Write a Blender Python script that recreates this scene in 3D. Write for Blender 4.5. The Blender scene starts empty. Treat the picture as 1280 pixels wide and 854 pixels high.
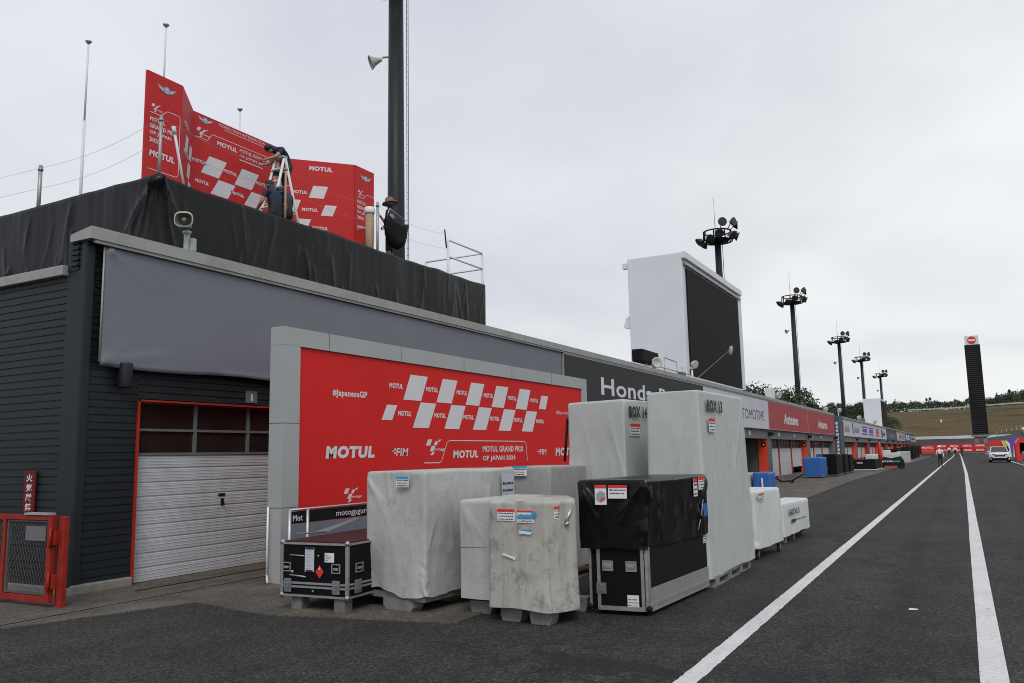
import bpy, bmesh, math, random
from mathutils import Vector, Matrix, noise
R = math.radians
D = bpy.data
S = bpy.context.scene
COL = S.collection
WM = {}
V = Vector
# ------------------------------------------------------------------ materials
def newmat(name):
    m = D.materials.new(name); m.use_nodes = True
    nt = m.node_tree; b = nt.nodes['Principled BSDF']
    return m, nt, b
def N(nt, t, **k):
    n = nt.nodes.new(t)
    for a, v in k.items():
        if a.startswith('i_'):
            n.inputs[a[2:].replace('_', ' ')].default_value = v
        else: setattr(n, a, v)
    return n
def ramp(nt, src, stops):
    r = nt.nodes.new('ShaderNodeValToRGB'); nt.links.new(src, r.inputs[0])
    e = r.color_ramp.elements
    while len(e) < len(stops): e.new(.5)
    for i, (p, c) in enumerate(stops):
        e[i].position = p
        e[i].color = (c[0], c[1], c[2], 1) if hasattr(c, '__len__') else (c, c, c, 1)
    return r.outputs[0]
def mixc(nt, f, a, b, mode='MIX'):
    n = nt.nodes.new('ShaderNodeMix'); n.data_type = 'RGBA'; n.blend_type = mode
    for s, v in ((0, f), (6, a), (7, b)):
        if hasattr(v, 'is_linked'): nt.links.new(v, n.inputs[s])
        else: n.inputs[s].default_value = v if not isinstance(v, tuple) else (v[0], v[1], v[2], 1)
    return n.outputs[2]
def mat(name, c, rough=.6, metal=0., var=.12, vs=3., bump=0., bs=40., coat=0., spec=.5, dirt=None, dscale=2.5, dth=(.5, .7), stretch=None, sheen=0):
    m, nt, b = newmat(name)
    tc = N(nt, 'ShaderNodeTexCoord'); src = tc.outputs['Object']
    if stretch:
        mp = N(nt, 'ShaderNodeMapping'); mp.inputs['Scale'].default_value = stretch
        nt.links.new(src, mp.inputs[0]); src = mp.outputs[0]
    n1 = N(nt, 'ShaderNodeTexNoise', i_Scale=vs, i_Detail=6., i_Roughness=.6); nt.links.new(src, n1.inputs['Vector'])
    lo = tuple(x * (1 - var) for x in c); hi = tuple(min(1, x * (1 + var)) for x in c)
    col = ramp(nt, n1.outputs[0], [(.3, lo), (.7, hi)])
    if dirt:
        n2 = N(nt, 'ShaderNodeTexNoise', i_Scale=dscale, i_Detail=9., i_Roughness=.72, i_Distortion=.6); nt.links.new(src, n2.inputs['Vector'])
        f = ramp(nt, n2.outputs[0], [(dth[0], 0.), (dth[1], 1.)])
        col = mixc(nt, f, col, dirt)
    nt.links.new(col, b.inputs['Base Color'])
    rr = N(nt, 'ShaderNodeMapRange'); rr.inputs[3].default_value = max(0, rough - .08); rr.inputs[4].default_value = min(1, rough + .08)
    nt.links.new(n1.outputs[0], rr.inputs[0]); nt.links.new(rr.outputs[0], b.inputs['Roughness'])
    b.inputs['Metallic'].default_value = metal
    b.inputs['Specular IOR Level'].default_value = spec
    if coat: b.inputs['Coat Weight'].default_value = coat
    if bump:
        n3 = N(nt, 'ShaderNodeTexNoise', i_Scale=bs, i_Detail=5.); nt.links.new(src, n3.inputs['Vector'])
        bp = N(nt, 'ShaderNodeBump', i_Strength=bump, i_Distance=.01); nt.links.new(n3.outputs[0], bp.inputs['Height'])
        nt.links.new(bp.outputs[0], b.inputs['Normal'])
    return m
M = {}
M['siding'] = mat('dark_blue_grey_siding', (.0145, .019, .0225), .5, var=.15, vs=1.5, bump=.15, bs=8, spec=.3)
M['trim_grey'] = mat('painted_grey_trim', (.30, .31, .30), .55, var=.1, vs=2, dirt=(.2, .2, .19), dth=(.5, .8))
M['white_metal'] = mat('white_painted_metal', (.66, .67, .68), .5, var=.05, vs=1.5, dirt=(.5, .5, .48), dth=(.55, .85))
M['screen_white'] = mat('screen_housing_white', (.66, .67, .72), .5, var=.04, vs=.6)
M['banner_grey'] = mat('grey_banner_fabric', (.172, .180, .212), .75, var=.05, vs=.8, bump=.06, bs=4, spec=.3)
M['banner_dark'] = mat('dark_sign_face', (.028, .031, .033), .6, spec=.25, var=.1, vs=.6)
M['banner_white'] = mat('white_sign_face', (.50, .50, .55), .6, var=.04, vs=.6)
M['banner_red'] = mat('dark_red_sign_face', (.34, .04, .05), .55, var=.08, vs=.8)
M['red'] = mat('bright_red_banner', (.60, .014, .013), .65, spec=.25, var=.06, vs=1.2, bump=.05, bs=3)
M['redboard'] = mat('stage_red_panel', (.50, .018, .020), .6, spec=.3, var=.05, vs=1.2)
M['redpaint'] = mat('red_gate_paint', (.27, .016, .008), .55, spec=.3, var=.25, vs=6, dirt=(.17, .03, .02), dth=(.5, .7), dscale=6, bump=.2, bs=30)
M['redframe'] = mat('red_door_frame_paint', (.40, .022, .012), .5, var=.1)
M['jamb'] = mat('orange_red_jamb', (.62, .06, .02), .5, var=.08)
M['white'] = mat('white_print', (.62, .62, .65), .6, var=.03)
M['white2'] = mat('bright_white_plastic', (.75, .75, .75), .5, var=.04)
M['pale'] = mat('pale_grey_frame_panel', (.345, .36, .365), .5, var=.05, vs=1.1, dirt=(.33, .33, .32), dth=(.5, .9))
M['shutter'] = mat('silver_shutter', (.50, .53, .555), .5, var=.08, vs=1.2, dirt=(.39, .405, .41), dth=(.48, .8), dscale=1.6)
M['glass_dark'] = mat('dark_window_pane', (.018, .016, .014), .12, var=.3, vs=1.5, spec=.5)
M['cream_door'] = mat('yellowish_shutter', (.52, .50, .38), .5, var=.08)
M['redsign'] = mat('deep_red_sign_plate', (.13, .010, .012), .6, spec=.25, var=.08)
M['black'] = mat('matt_black', (.009, .009, .010), .7, spec=.15, var=.2)
M['black_gloss'] = mat('black_plastic_sheet', (.005, .005, .0055), .24, var=.2, vs=5, bump=.25, bs=11, spec=.2)
M['tarp'] = mat('black_tarpaulin', (.0045, .0055, .006), .34, var=.15, vs=4, bump=.1, bs=7, spec=.22)
M['laminate'] = mat('black_case_laminate', (.005, .005, .006), .5, spec=.14, var=.2, vs=20)
M['navy_lam'] = mat('graphite_case_side', (.0085, .009, .010), .65, spec=.12, var=.12, vs=4)
M['alu'] = mat('worn_aluminium', (.42, .42, .42), .42, metal=.75, var=.15, vs=12)
M['alu_pale'] = mat('brushed_pale_aluminium', (.30, .305, .30), .5, metal=.35, var=.1, vs=8)
M['zinc'] = mat('zinc_latch', (.30, .33, .35), .4, metal=.8, var=.2, vs=30)
M['steel'] = mat('galvanised_steel', (.35, .35, .34), .5, metal=.6, var=.2, vs=8)
M['trim_dark'] = mat('dull_mesh_wire', (.075, .075, .075), .6, var=.2)
M['skid'] = mat('grey_pallet_skid', (.20, .20, .19), .6, var=.15, vs=6, dirt=(.10, .095, .09), dth=(.5, .7))
M['wood'] = mat('grey_weathered_wood', (.15, .142, .13), .8, var=.2, vs=8, bump=.3, bs=30)
M['burg'] = mat('burgundy_lid', (.040, .013, .017), .55, spec=.2, var=.1, vs=3)
M['cloth_smooth'] = mat('smooth_grey_vinyl_cover', (.44, .465, .455), .5, var=.04, vs=1.5, dirt=(.36, .375, .365), dscale=1.2, dth=(.5, .9), bump=.10, bs=6, spec=.45)
M['cloth_white'] = mat('clean_white_vinyl_cover', (.54, .56, .56), .5, var=.05, vs=2.5, bump=.2, bs=9)
def stained(name, base, dirt, th, grime=.8, rough=.7):
    m, nt, b = newmat(name); tc = N(nt, 'ShaderNodeTexCoord'); P = tc.outputs['Object']
    n1 = N(nt, 'ShaderNodeTexNoise', i_Scale=3.5, i_Detail=10., i_Roughness=.75); nt.links.new(P, n1.inputs['Vector'])
    n2 = N(nt, 'ShaderNodeTexNoise', i_Scale=26., i_Detail=6., i_Roughness=.8); nt.links.new(P, n2.inputs['Vector'])
    n3 = N(nt, 'ShaderNodeTexNoise', i_Scale=1.6, i_Detail=3.); nt.links.new(P, n3.inputs['Vector'])
    c = ramp(nt, n3.outputs[0], [(.35, tuple(x * .88 for x in base)), (.65, tuple(min(1, x * 1.1) for x in base))])
    c = mixc(nt, ramp(nt, n1.outputs[0], [(th, 0.), (th + .16, grime)]), c, dirt)
    sp = ramp(nt, n2.outputs[0], [(.60, 0.), (.68, grime)])
    mp = N(nt, 'ShaderNodeMapping'); mp.inputs['Scale'].default_value = (9, 9, 1.1); nt.links.new(P, mp.inputs[0])
    n4 = N(nt, 'ShaderNodeTexNoise', i_Scale=1.3, i_Detail=7., i_Roughness=.7); nt.links.new(mp.outputs[0], n4.inputs['Vector'])
    c = mixc(nt, ramp(nt, n4.outputs[0], [(.52, 0.), (.72, grime * .7)]), c, dirt)
    g = N(nt, 'ShaderNodeMath', operation='MULTIPLY'); nt.links.new(sp, g.inputs[0]); nt.links.new(ramp(nt, n1.outputs[0], [(.42, 0.), (.55, 1.)]), g.inputs[1])
    c = mixc(nt, g.outputs[0], c, tuple(x * .3 for x in dirt))
    nt.links.new(c, b.inputs['Base Color']); b.inputs['Roughness'].default_value = rough; b.inputs['Specular IOR Level'].default_value = .3
    w = N(nt, 'ShaderNodeTexNoise', i_Scale=9., i_Detail=6., i_Roughness=.6, i_Distortion=.8); nt.links.new(P, w.inputs['Vector'])
    bp = N(nt, 'ShaderNodeBump', i_Strength=.45, i_Distance=.012); nt.links.new(w.outputs[0], bp.inputs['Height']); nt.links.new(bp.outputs[0], b.inputs['Normal'])
    return m
M['cloth_dirty'] = stained('stained_canvas', (.40, .39, .355), (.16, .145, .12), .50, .9)
M['cloth'] = stained('pale_grey_canvas', (.41, .42, .405), (.25, .25, .235), .54, .6, .62)
M['cloth_beige'] = mat('worn_beige_canvas', (.40, .395, .37), .7, var=.07, vs=3, dirt=(.25, .24, .22), dscale=3.5, dth=(.50, .78), bump=.3, bs=14, spec=.3)
M['cloth_dark'] = mat('faded_grey_canvas', (.32, .32, .31), .7, var=.08, vs=3, dirt=(.22, .22, .21), dth=(.5, .8), bump=.2, bs=12)
M['blue'] = mat('blue_vinyl', (.02, .11, .36), .5, var=.1, vs=4, bump=.2, bs=8)
M['bluelabel'] = mat('light_blue_print', (.03, .30, .55), .5)
M['redlabel'] = mat('red_print', (.62, .03, .02), .5)
M['ink'] = mat('black_ink', (.02, .02, .025), .6)
M['paper'] = mat('white_paper', (.66, .66, .66), .55, var=.03)
M['paperblue'] = mat('pale_document_pouch', (.48, .50, .58), .3, var=.05)
M['greypole'] = mat('dark_mast_paint', (.013, .015, .019), .5, spec=.3, var=.15, vs=.8)
M['lampglass'] = mat('floodlight_glass', (.10, .10, .10), .15, var=.2)
M['lampbody'] = mat('floodlight_shell', (.015, .015, .016), .4, var=.2)
M['cream'] = mat('cream_horn_speaker', (.42, .44, .40), .45, var=.06)
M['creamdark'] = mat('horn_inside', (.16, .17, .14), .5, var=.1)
M['navy'] = mat('navy_shirt', (.012, .020, .050), .8, var=.2, vs=8, bump=.3, bs=14)
M['shirt'] = mat('white_shirt', (.70, .71, .76), .8, var=.05, vs=8)
M['pants'] = mat('dark_trousers', (.018, .018, .02), .8, var=.2)
M['skin'] = mat('skin', (.36, .19, .13), .5, var=.08)
M['hair'] = mat('black_hair', (.012, .010, .009), .6)
M['straw'] = mat('brown_hat', (.16, .12, .09), .8, var=.15)
M['card'] = mat('cardboard_tube', (.36, .25, .16), .8, var=.1, vs=4)
M['concrete'] = mat('rough_concrete', (.22, .21, .19), .85, var=.15, vs=2, dirt=(.12, .11, .10), dth=(.5, .75), bump=.3, bs=20)
M['wallgrey'] = mat('far_grey_wall', (.095, .10, .10), .8, var=.12, vs=.3)
M['beam'] = mat('grey_lintel_paint', (.13, .135, .14), .6, var=.1, vs=.8)
M['pillar'] = mat('slate_pillar_paint', (.10, .11, .13), .55, var=.1, vs=.8)
M['navysign'] = mat('navy_sign_face', (.05, .07, .11), .55, var=.08)
M['tyre'] = mat('tyre_rubber', (.015, .015, .015), .75)
M['carpaint'] = mat('white_car_paint', (.68, .69, .70), .25, var=.02, coat=1)
M['carglass'] = mat('car_window_glass', (.035, .045, .045), .08, var=.05)
M['yellow'] = mat('yellow_print', (.60, .55, .05), .5)
M['purple'] = mat('purple_print', (.13, .06, .42), .5)
M['green'] = mat('green_print', (.05, .5, .25), .5)
M['orange'] = mat('orange_print', (.6, .15, .03), .5)
M['bark'] = mat('bark', (.06, .045, .035), .9, var=.2)
M['emblem'] = mat('steel_blue_emblem', (.20, .32, .42), .4, var=.15, vs=12)
M['redbike'] = mat('red_motorcycle_fairing', (.45, .03, .03), .3)

def leafmat(name, a, b):
    m, nt, bs = newmat(name)
    tc = N(nt, 'ShaderNodeTexCoord')
    n = N(nt, 'ShaderNodeTexNoise', i_Scale=.9, i_Detail=4.); nt.links.new(tc.outputs['Object'], n.inputs['Vector'])
    oi = N(nt, 'ShaderNodeObjectInfo')
    c = ramp(nt, n.outputs[0], [(.35, a), (.65, b)])
    hs = N(nt, 'ShaderNodeHueSaturation')
    mr = N(nt, 'ShaderNodeMapRange'); mr.inputs[3].default_value = .75; mr.inputs[4].default_value = 1.3
    nt.links.new(oi.outputs['Random'], mr.inputs[0]); nt.links.new(mr.outputs[0], hs.inputs['Value'])
    nt.links.new(c, hs.inputs['Color']); nt.links.new(hs.outputs[0], bs.inputs['Base Color'])
    bs.inputs['Roughness'].default_value = .6; bs.inputs['Specular IOR Level'].default_value = .25
    return m
M['leafA'] = leafmat('dark_cedar_needles', (.020, .036, .020), (.040, .062, .030))
M['leafB'] = leafmat('broad_green_leaves', (.032, .055, .022), (.062, .092, .038))

def asphalt():
    m, nt, b = newmat('worn_asphalt')
    g = N(nt, 'ShaderNodeNewGeometry'); P = g.outputs['Position']
    big = N(nt, 'ShaderNodeTexNoise', i_Scale=.35, i_Detail=5., i_Roughness=.6); nt.links.new(P, big.inputs['Vector'])
    mp = N(nt, 'ShaderNodeMapping'); mp.inputs['Scale'].default_value = (1.6, .12, 1); nt.links.new(P, mp.inputs[0])
    st = N(nt, 'ShaderNodeTexNoise', i_Scale=1.2, i_Detail=4.); nt.links.new(mp.outputs[0], st.inputs['Vector'])
    fine = N(nt, 'ShaderNodeTexNoise', i_Scale=42., i_Detail=4., i_Roughness=.85); nt.links.new(P, fine.inputs['Vector'])
    vo = N(nt, 'ShaderNodeTexVoronoi', i_Scale=95.); nt.links.new(P, vo.inputs['Vector'])
    c = ramp(nt, big.outputs[0], [(.3, (.022, .022, .0225)), (.7, (.034, .0335, .0325))])
    c = mixc(nt, .6, c, ramp(nt, st.outputs[0], [(.35, (.72,) * 3), (.65, (1.12,) * 3)]), 'MULTIPLY')
    c = mixc(nt, .9, c, ramp(nt, fine.outputs[0], [(.38, (.25,) * 3), (.5, (.95,) * 3), (.62, (2.5,) * 3)]), 'MULTIPLY')
    sx = N(nt, 'ShaderNodeSeparateXYZ'); nt.links.new(P, sx.inputs[0])
    wv = N(nt, 'ShaderNodeTexNoise', i_Scale=.8, i_Detail=3.); nt.links.new(P, wv.inputs['Vector'])
    xa = N(nt, 'ShaderNodeMath', operation='MULTIPLY_ADD'); nt.links.new(wv.outputs[0], xa.inputs[0]); xa.inputs[1].default_value = .5; nt.links.new(sx.outputs[0], xa.inputs[2])
    xm = N(nt, 'ShaderNodeMapRange'); xm.inputs[1].default_value = -5; xm.inputs[2].default_value = 5; nt.links.new(xa.outputs[0], xm.inputs[0])
    bd = ramp(nt, xm.outputs[0], [(.20, (1.,) * 3), (.235, (.80,) * 3), (.27, (1.,) * 3), (.43, (1.04,) * 3), (.445, (.74,) * 3), (.465, (1.,) * 3), (.56, (1.06,) * 3), (.585, (.84,) * 3), (.62, (1.,) * 3), (.70, (.86,) * 3), (.75, (1.05,) * 3)])
    c = mixc(nt, .9, c, bd, 'MULTIPLY')
    pt = N(nt, 'ShaderNodeTexNoise', i_Scale=1.1, i_Detail=5., i_Roughness=.6); nt.links.new(P, pt.inputs['Vector'])
    c = mixc(nt, 1., c, ramp(nt, pt.outputs[0], [(.40, (.86, .86, .87)), (.58, (1.12, 1.11, 1.05))]), 'MULTIPLY')
    v2 = N(nt, 'ShaderNodeTexVoronoi', i_Scale=38.); nt.links.new(P, v2.inputs['Vector'])
    c = mixc(nt, .85, c, ramp(nt, v2.outputs['Color'], [(.15, (.55,) * 3), (.5, (.95,) * 3), (.85, (1.75,) * 3)]), 'MULTIPLY')
    sp = ramp(nt, vo.outputs['Color'], [(.86, 0.), (.93, 1.)])
    c = mixc(nt, sp, c, (.085, .085, .08))
    # cracks
    dn = N(nt, 'ShaderNodeTexNoise', i_Scale=1.3, i_Detail=6.); nt.links.new(P, dn.inputs['Vector'])
    ad = N(nt, 'ShaderNodeVectorMath', operation='MULTIPLY_ADD'); nt.links.new(dn.outputs['Color'], ad.inputs[0])
    ad.inputs[1].default_value = (1.6, 1.6, 0); nt.links.new(P, ad.inputs[2])
    vc = N(nt, 'ShaderNodeTexVoronoi', feature='DISTANCE_TO_EDGE', i_Scale=.22); nt.links.new(ad.outputs[0], vc.inputs['Vector'])
    cr = ramp(nt, vc.outputs['Distance'], [(.0025, 1.), (.0075, 0.)])
    msk = N(nt, 'ShaderNodeTexNoise', i_Scale=.5); nt.links.new(P, msk.inputs['Vector'])
    mk = ramp(nt, msk.outputs[0], [(.40, 0.), (.50, .85)])
    cm = N(nt, 'ShaderNodeMath', operation='MULTIPLY'); nt.links.new(cr, cm.inputs[0]); nt.links.new(mk, cm.inputs[1])
    c = mixc(nt, cm.outputs[0], c, (.014, .014, .014))
    nt.links.new(c, b.inputs['Base Color'])
    b.inputs['Roughness'].default_value = .9; b.inputs['Specular IOR Level'].default_value = .22
    bp = N(nt, 'ShaderNodeBump', i_Strength=.55, i_Distance=.006); nt.links.new(fine.outputs[0], bp.inputs['Height'])
    nt.links.new(bp.outputs[0], b.inputs['Normal'])
    return m
def apron_mat():
    m, nt, b = newmat('brown_concrete_apron')
    g = N(nt, 'ShaderNodeNewGeometry'); P = g.outputs['Position']
    big = N(nt, 'ShaderNodeTexNoise', i_Scale=.8, i_Detail=8., i_Roughness=.65, i_Distortion=.5); nt.links.new(P, big.inputs['Vector'])
    fine = N(nt, 'ShaderNodeTexNoise', i_Scale=55., i_Detail=4., i_Roughness=.8); nt.links.new(P, fine.inputs['Vector'])
    mp = N(nt, 'ShaderNodeMapping'); mp.inputs['Scale'].default_value = (3, .25, 1); nt.links.new(P, mp.inputs[0])
    st = N(nt, 'ShaderNodeTexNoise', i_Scale=1.5, i_Detail=5.); nt.links.new(mp.outputs[0], st.inputs['Vector'])
    c = ramp(nt, big.outputs[0], [(.3, (.064, .056, .048)), (.55, (.110, .098, .084)), (.75, (.155, .14, .12))])
    c = mixc(nt, .6, c, ramp(nt, st.outputs[0], [(.35, (.65,) * 3), (.65, (1.15,) * 3)]), 'MULTIPLY')
    c = mixc(nt, .9, c, ramp(nt, fine.outputs[0], [(.38, (.3,) * 3), (.5, (1.,) * 3), (.62, (2.0,) * 3)]), 'MULTIPLY')
    nt.links.new(c, b.inputs['Base Color']); b.inputs['Roughness'].default_value = .9; b.inputs['Specular IOR Level'].default_value = .25
    bp = N(nt, 'ShaderNodeBump', i_Strength=.5, i_Distance=.006); nt.links.new(fine.outputs[0], bp.inputs['Height'])
    nt.links.new(bp.outputs[0], b.inputs['Normal'])
    return m
def paint_mat():
    m, nt, b = newmat('white_lane_paint')
    g = N(nt, 'ShaderNodeNewGeometry'); P = g.outputs['Position']
    n = N(nt, 'ShaderNodeTexNoise', i_Scale=18., i_Detail=8., i_Roughness=.75); nt.links.new(P, n.inputs['Vector'])
    n2 = N(nt, 'ShaderNodeTexNoise', i_Scale=1.5, i_Detail=4.); nt.links.new(P, n2.inputs['Vector'])
    c = ramp(nt, n.outputs[0], [(.33, (.14, .14, .135)), (.39, (.52, .52, .515)), (.6, (.64, .64, .64))])
    c = mixc(nt, .5, c, ramp(nt, n2.outputs[0], [(.3, (.75,) * 3), (.6, (1.,) * 3)]), 'MULTIPLY')
    nt.links.new(c, b.inputs['Base Color']); b.inputs['Roughness'].default_value = .6
    return m
def hill_mat():
    m, nt, b = newmat('terraced_dry_grass')
    g = N(nt, 'ShaderNodeNewGeometry'); P = g.outputs['Position']
    mp = N(nt, 'ShaderNodeMapping'); mp.inputs['Scale'].default_value = (.045, .10, .35); nt.links.new(P, mp.inputs[0])
    n = N(nt, 'ShaderNodeTexNoise', i_Scale=1., i_Detail=7., i_Roughness=.65, i_Distortion=.4); nt.links.new(mp.outputs[0], n.inputs['Vector'])
    n2 = N(nt, 'ShaderNodeTexNoise', i_Scale=.6, i_Detail=5., i_Roughness=.7); nt.links.new(P, n2.inputs['Vector'])
    c = ramp(nt, n.outputs[0], [(.34, (.035, .042, .014)), (.44, (.080, .066, .027)), (.52, (.115, .070, .038)), (.60, (.085, .078, .034)), (.68, (.13, .105, .055))])
    c = mixc(nt, .7, c, ramp(nt, n2.outputs[0], [(.3, (.6,) * 3), (.7, (1.3,) * 3)]), 'MULTIPLY')
    nt.links.new(c, b.inputs['Base Color']); b.inputs['Roughness'].default_value = .95; b.inputs['Specular IOR Level'].default_value = .1
    return m
M['asphalt'] = asphalt(); M['apron'] = apron_mat(); M['paint'] = paint_mat(); M['hill'] = hill_mat()

# ------------------------------------------------------------------ mesh helpers
class MB:
    def __init__(s): s.bm = bmesh.new(); s.k = 0
    def mi(s, k): s.k = k; return s
    def _f(s, vs):
        try:
            f = s.bm.faces.new(vs); f.material_index = s.k; return f
        except ValueError: return None
    def poly(s, pts): return s._f([s.bm.verts.new(p) for p in pts])
    def box(s, x0, x1, y0, y1, z0, z1, b=0, m=None):
        c = V(((x0 + x1) / 2, (y0 + y1) / 2, (z0 + z1) / 2)); d = (abs(x1 - x0), abs(y1 - y0), abs(z1 - z0))
        mt = Matrix.Translation(c) @ Matrix.Diagonal((*d, 1))
        if m is not None: mt = m @ mt
        if b:
            t = bmesh.new(); bmesh.ops.create_cube(t, size=1, matrix=mt)
            bmesh.ops.bevel(t, geom=t.edges[:], offset=b, segments=2, affect='EDGES', profile=.5)
            s.add(t); t.free()
        else:
            r = bmesh.ops.create_cube(s.bm, size=1, matrix=mt)
            for f in {f for v in r['verts'] for f in v.link_faces}: f.material_index = s.k
        return s
    def add(s, t, m=None):
        mp = {}
        for v in t.verts: mp[v] = s.bm.verts.new(m @ v.co if m is not None else v.co)
        for f in t.faces: 
            n = s._f([mp[v] for v in f.verts])
            if n: n.smooth = f.smooth
    def tube(s, p0, p1, r, r2=None, n=10, cap=True):
        p0, p1 = V(p0), V(p1); d = p1 - p0
        q = d.to_track_quat('Z', 'Y').to_matrix(); r2 = r if r2 is None else r2
        a, b = [], []
        for i in range(n):
            t = 2 * math.pi * i / n; o = V((math.cos(t), math.sin(t), 0))
            a.append(s.bm.verts.new(p0 + q @ (o * r))); b.append(s.bm.verts.new(p1 + q @ (o * r2)))
        for i in range(n):
            f = s._f([a[i], a[(i + 1) % n], b[(i + 1) % n], b[i]])
            if f: f.smooth = True
        if cap: s._f(a[::-1]); s._f(b)
        return s
    def path(s, pts, r, n=8):
        for a, b in zip(pts[:-1], pts[1:]): s.tube(a, b, r, n=n)
        return s
    def lathe(s, o, ax, prof, n=20, close=True):
        o = V(o); q = V(ax).to_track_quat('Z', 'Y').to_matrix(); rows = []
        for (r, z) in prof:
            rows.append([s.bm.verts.new(o + q @ V((r * math.cos(2 * math.pi * i / n), r * math.sin(2 * math.pi * i / n), z))) for i in range(n)])
        for a, b in zip(rows[:-1], rows[1:]):
            for i in range(n):
                f = s._f([a[i], a[(i + 1) % n], b[(i + 1) % n], b[i]])
                if f: f.smooth = True
        if close: s._f(rows[0][::-1]); s._f(rows[-1])
        return s
    def sphere(s, c, r, sc=(1, 1, 1), n=12):
        t = bmesh.new(); bmesh.ops.create_uvsphere(t, u_segments=n, v_segments=max(6, n // 2 + 2), radius=r)
        for f in t.faces: f.smooth = True
        s.add(t, Matrix.Translation(V(c)) @ Matrix.Diagonal((*sc, 1))); t.free(); return s
    def prism(s, pts, d):
        """closed polygon (3D points) extruded by vector d"""
        d = V(d); a = [s.bm.verts.new(V(p)) for p in pts]; b = [s.bm.verts.new(V(p) + d) for p in pts]; n = len(a)
        s._f(a[::-1]); s._f(b)
        for i in range(n): s._f([a[i], a[(i + 1) % n], b[(i + 1) % n], b[i]])
        return s
    def build(s, name, mats, parent=None, w=True, fix=True):
        if fix: bmesh.ops.recalc_face_normals(s.bm, faces=s.bm.faces[:])
        if parent is not None and w: s.bm.transform(WM[parent].inverted())
        me = D.meshes.new(name); s.bm.to_mesh(me); s.bm.free()
        if not isinstance(mats, (list, tuple)): mats = [mats]
        for m in mats: me.materials.append(M[m] if isinstance(m, str) else m)
        o = D.objects.new(name, me); COL.objects.link(o)
        if parent is not None: o.parent = parent; WM[o] = WM[parent]
        else: WM[o] = Matrix.Identity(4)
        return o
def thing(name, label, cat, loc=(0, 0, 0), rz=0, group=None):
    o = D.objects.new(name, None); COL.objects.link(o); o.empty_display_size = .2
    o.location = loc; o.rotation_euler = (0, 0, rz); o['label'] = label; o['category'] = cat
    if group: o['group'] = group
    WM[o] = Matrix.Translation(V(loc)) @ Matrix.Rotation(rz, 4, 'Z'); return o
def tag(o, label, cat, group=None):
    o['label'] = label; o['category'] = cat
    if group: o['group'] = group
    return o
def struct(o): o['kind'] = 'structure'; return o
def dup(o, loc, rz=0, label=None, sc=None):
    r = o.copy(); COL.objects.link(r); r.location = loc; r.rotation_euler = (0, 0, rz)
    if sc: r.scale = sc
    if label: r['label'] = label
    for c in o.children:
        k = c.copy(); COL.objects.link(k); k.parent = r
        for g in c.children:
            h = g.copy(); COL.objects.link(h); h.parent = k
    return r
# ---- lettering
TC = {}
def tmesh(s, bold=0., shear=0.):
    k = (s, bold, shear)
    if k not in TC:
        cu = D.curves.new('t', 'FONT'); cu.body = s; cu.offset = bold; cu.shear = shear; cu.resolution_u = 3; cu.space_character = 1 + bold * 2.6
        ob = D.objects.new('t', cu); COL.objects.link(ob)
        dg = bpy.context.evaluated_depsgraph_get(); me = D.meshes.new_from_object(ob.evaluated_get(dg))
        vs = [v.co.copy() for v in me.vertices]; fs = [tuple(p.vertices) for p in me.polygons]
        D.objects.remove(ob); D.curves.remove(cu); D.meshes.remove(me)
        x0 = min(v.x for v in vs); x1 = max(v.x for v in vs); y0 = min(v.y for v in vs); y1 = max(v.y for v in vs)
        TC[k] = ([((v.x - x0) / (x1 - x0), (v.y - y0) / (y1 - y0)) for v in vs], fs)
    return TC[k]
def put(mb, s, o, right, w, h, bold=.02, shear=0., up=(0, 0, 1), off=.004):
    """string s fills the rectangle w x h whose lower-left corner is o"""
    right = V(right).normalized(); up = V(up); n = right.cross(up); o = V(o) + n * off
    vs, fs = tmesh(s, bold, shear)
    bv = [mb.bm.verts.new(o + right * (a * w) + up * (.85 * b * h)) for a, b in vs]
    for f in fs: mb._f([bv[i] for i in f])
def rect(mb, o, right, w, h, off=.004, up=(0, 0, 1), shear=0):
    right = V(right).normalized(); up = V(up); n = right.cross(up); o = V(o) + n * off
    mb.poly([o, o + right * w, o + right * (w + shear) + up * h, o + right * shear + up * h])
def stroke(mb, pts, wd, right, off=.004):
    """flat polyline (u,v) list in board plane, origin first"""
    o, right = right; right = V(right).normalized(); up = V((0, 0, 1)); n = right.cross(up); o = V(o) + n * off
    for (a, b), (c, d) in zip(pts[:-1], pts[1:]):
        t = V((c - a, d - b)); L = t.length; t /= L; q = V((-t.y, t.x)) * wd / 2; e = t * wd * .4
        P = [V((a, b)) - e - q, V((c, d)) + e - q, V((c, d)) + e + q, V((a, b)) - e + q]
        mb.poly([o + right * p.x + up * p.y for p in P])
YP = (0, 1, 0); XP = (1, 0, 0)
def race_logo(mb, o, right, w, h, off=.004):
    """the slanted chequer emblem: five skewed cells and a small word"""
    o = V(o); right = V(right).normalized(); U = V((0, 0, 1))
    def c(a, b, ww, hh): rect(mb, o + right * (a * w) + U * (b * h), right, ww * w, hh * h, off, shear=.10 * w)
    c(.06, .60, .20, .38); c(.24, .24, .18, .34); c(.42, .62, .15, .26); c(.26, .0, .12, .2); c(.60, .84, .11, .14)
    put(mb, 'motogp', o + right * .42 * w + U * .24 * h, right, .56 * w, .24 * h, .03, .3, off=off)
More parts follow.
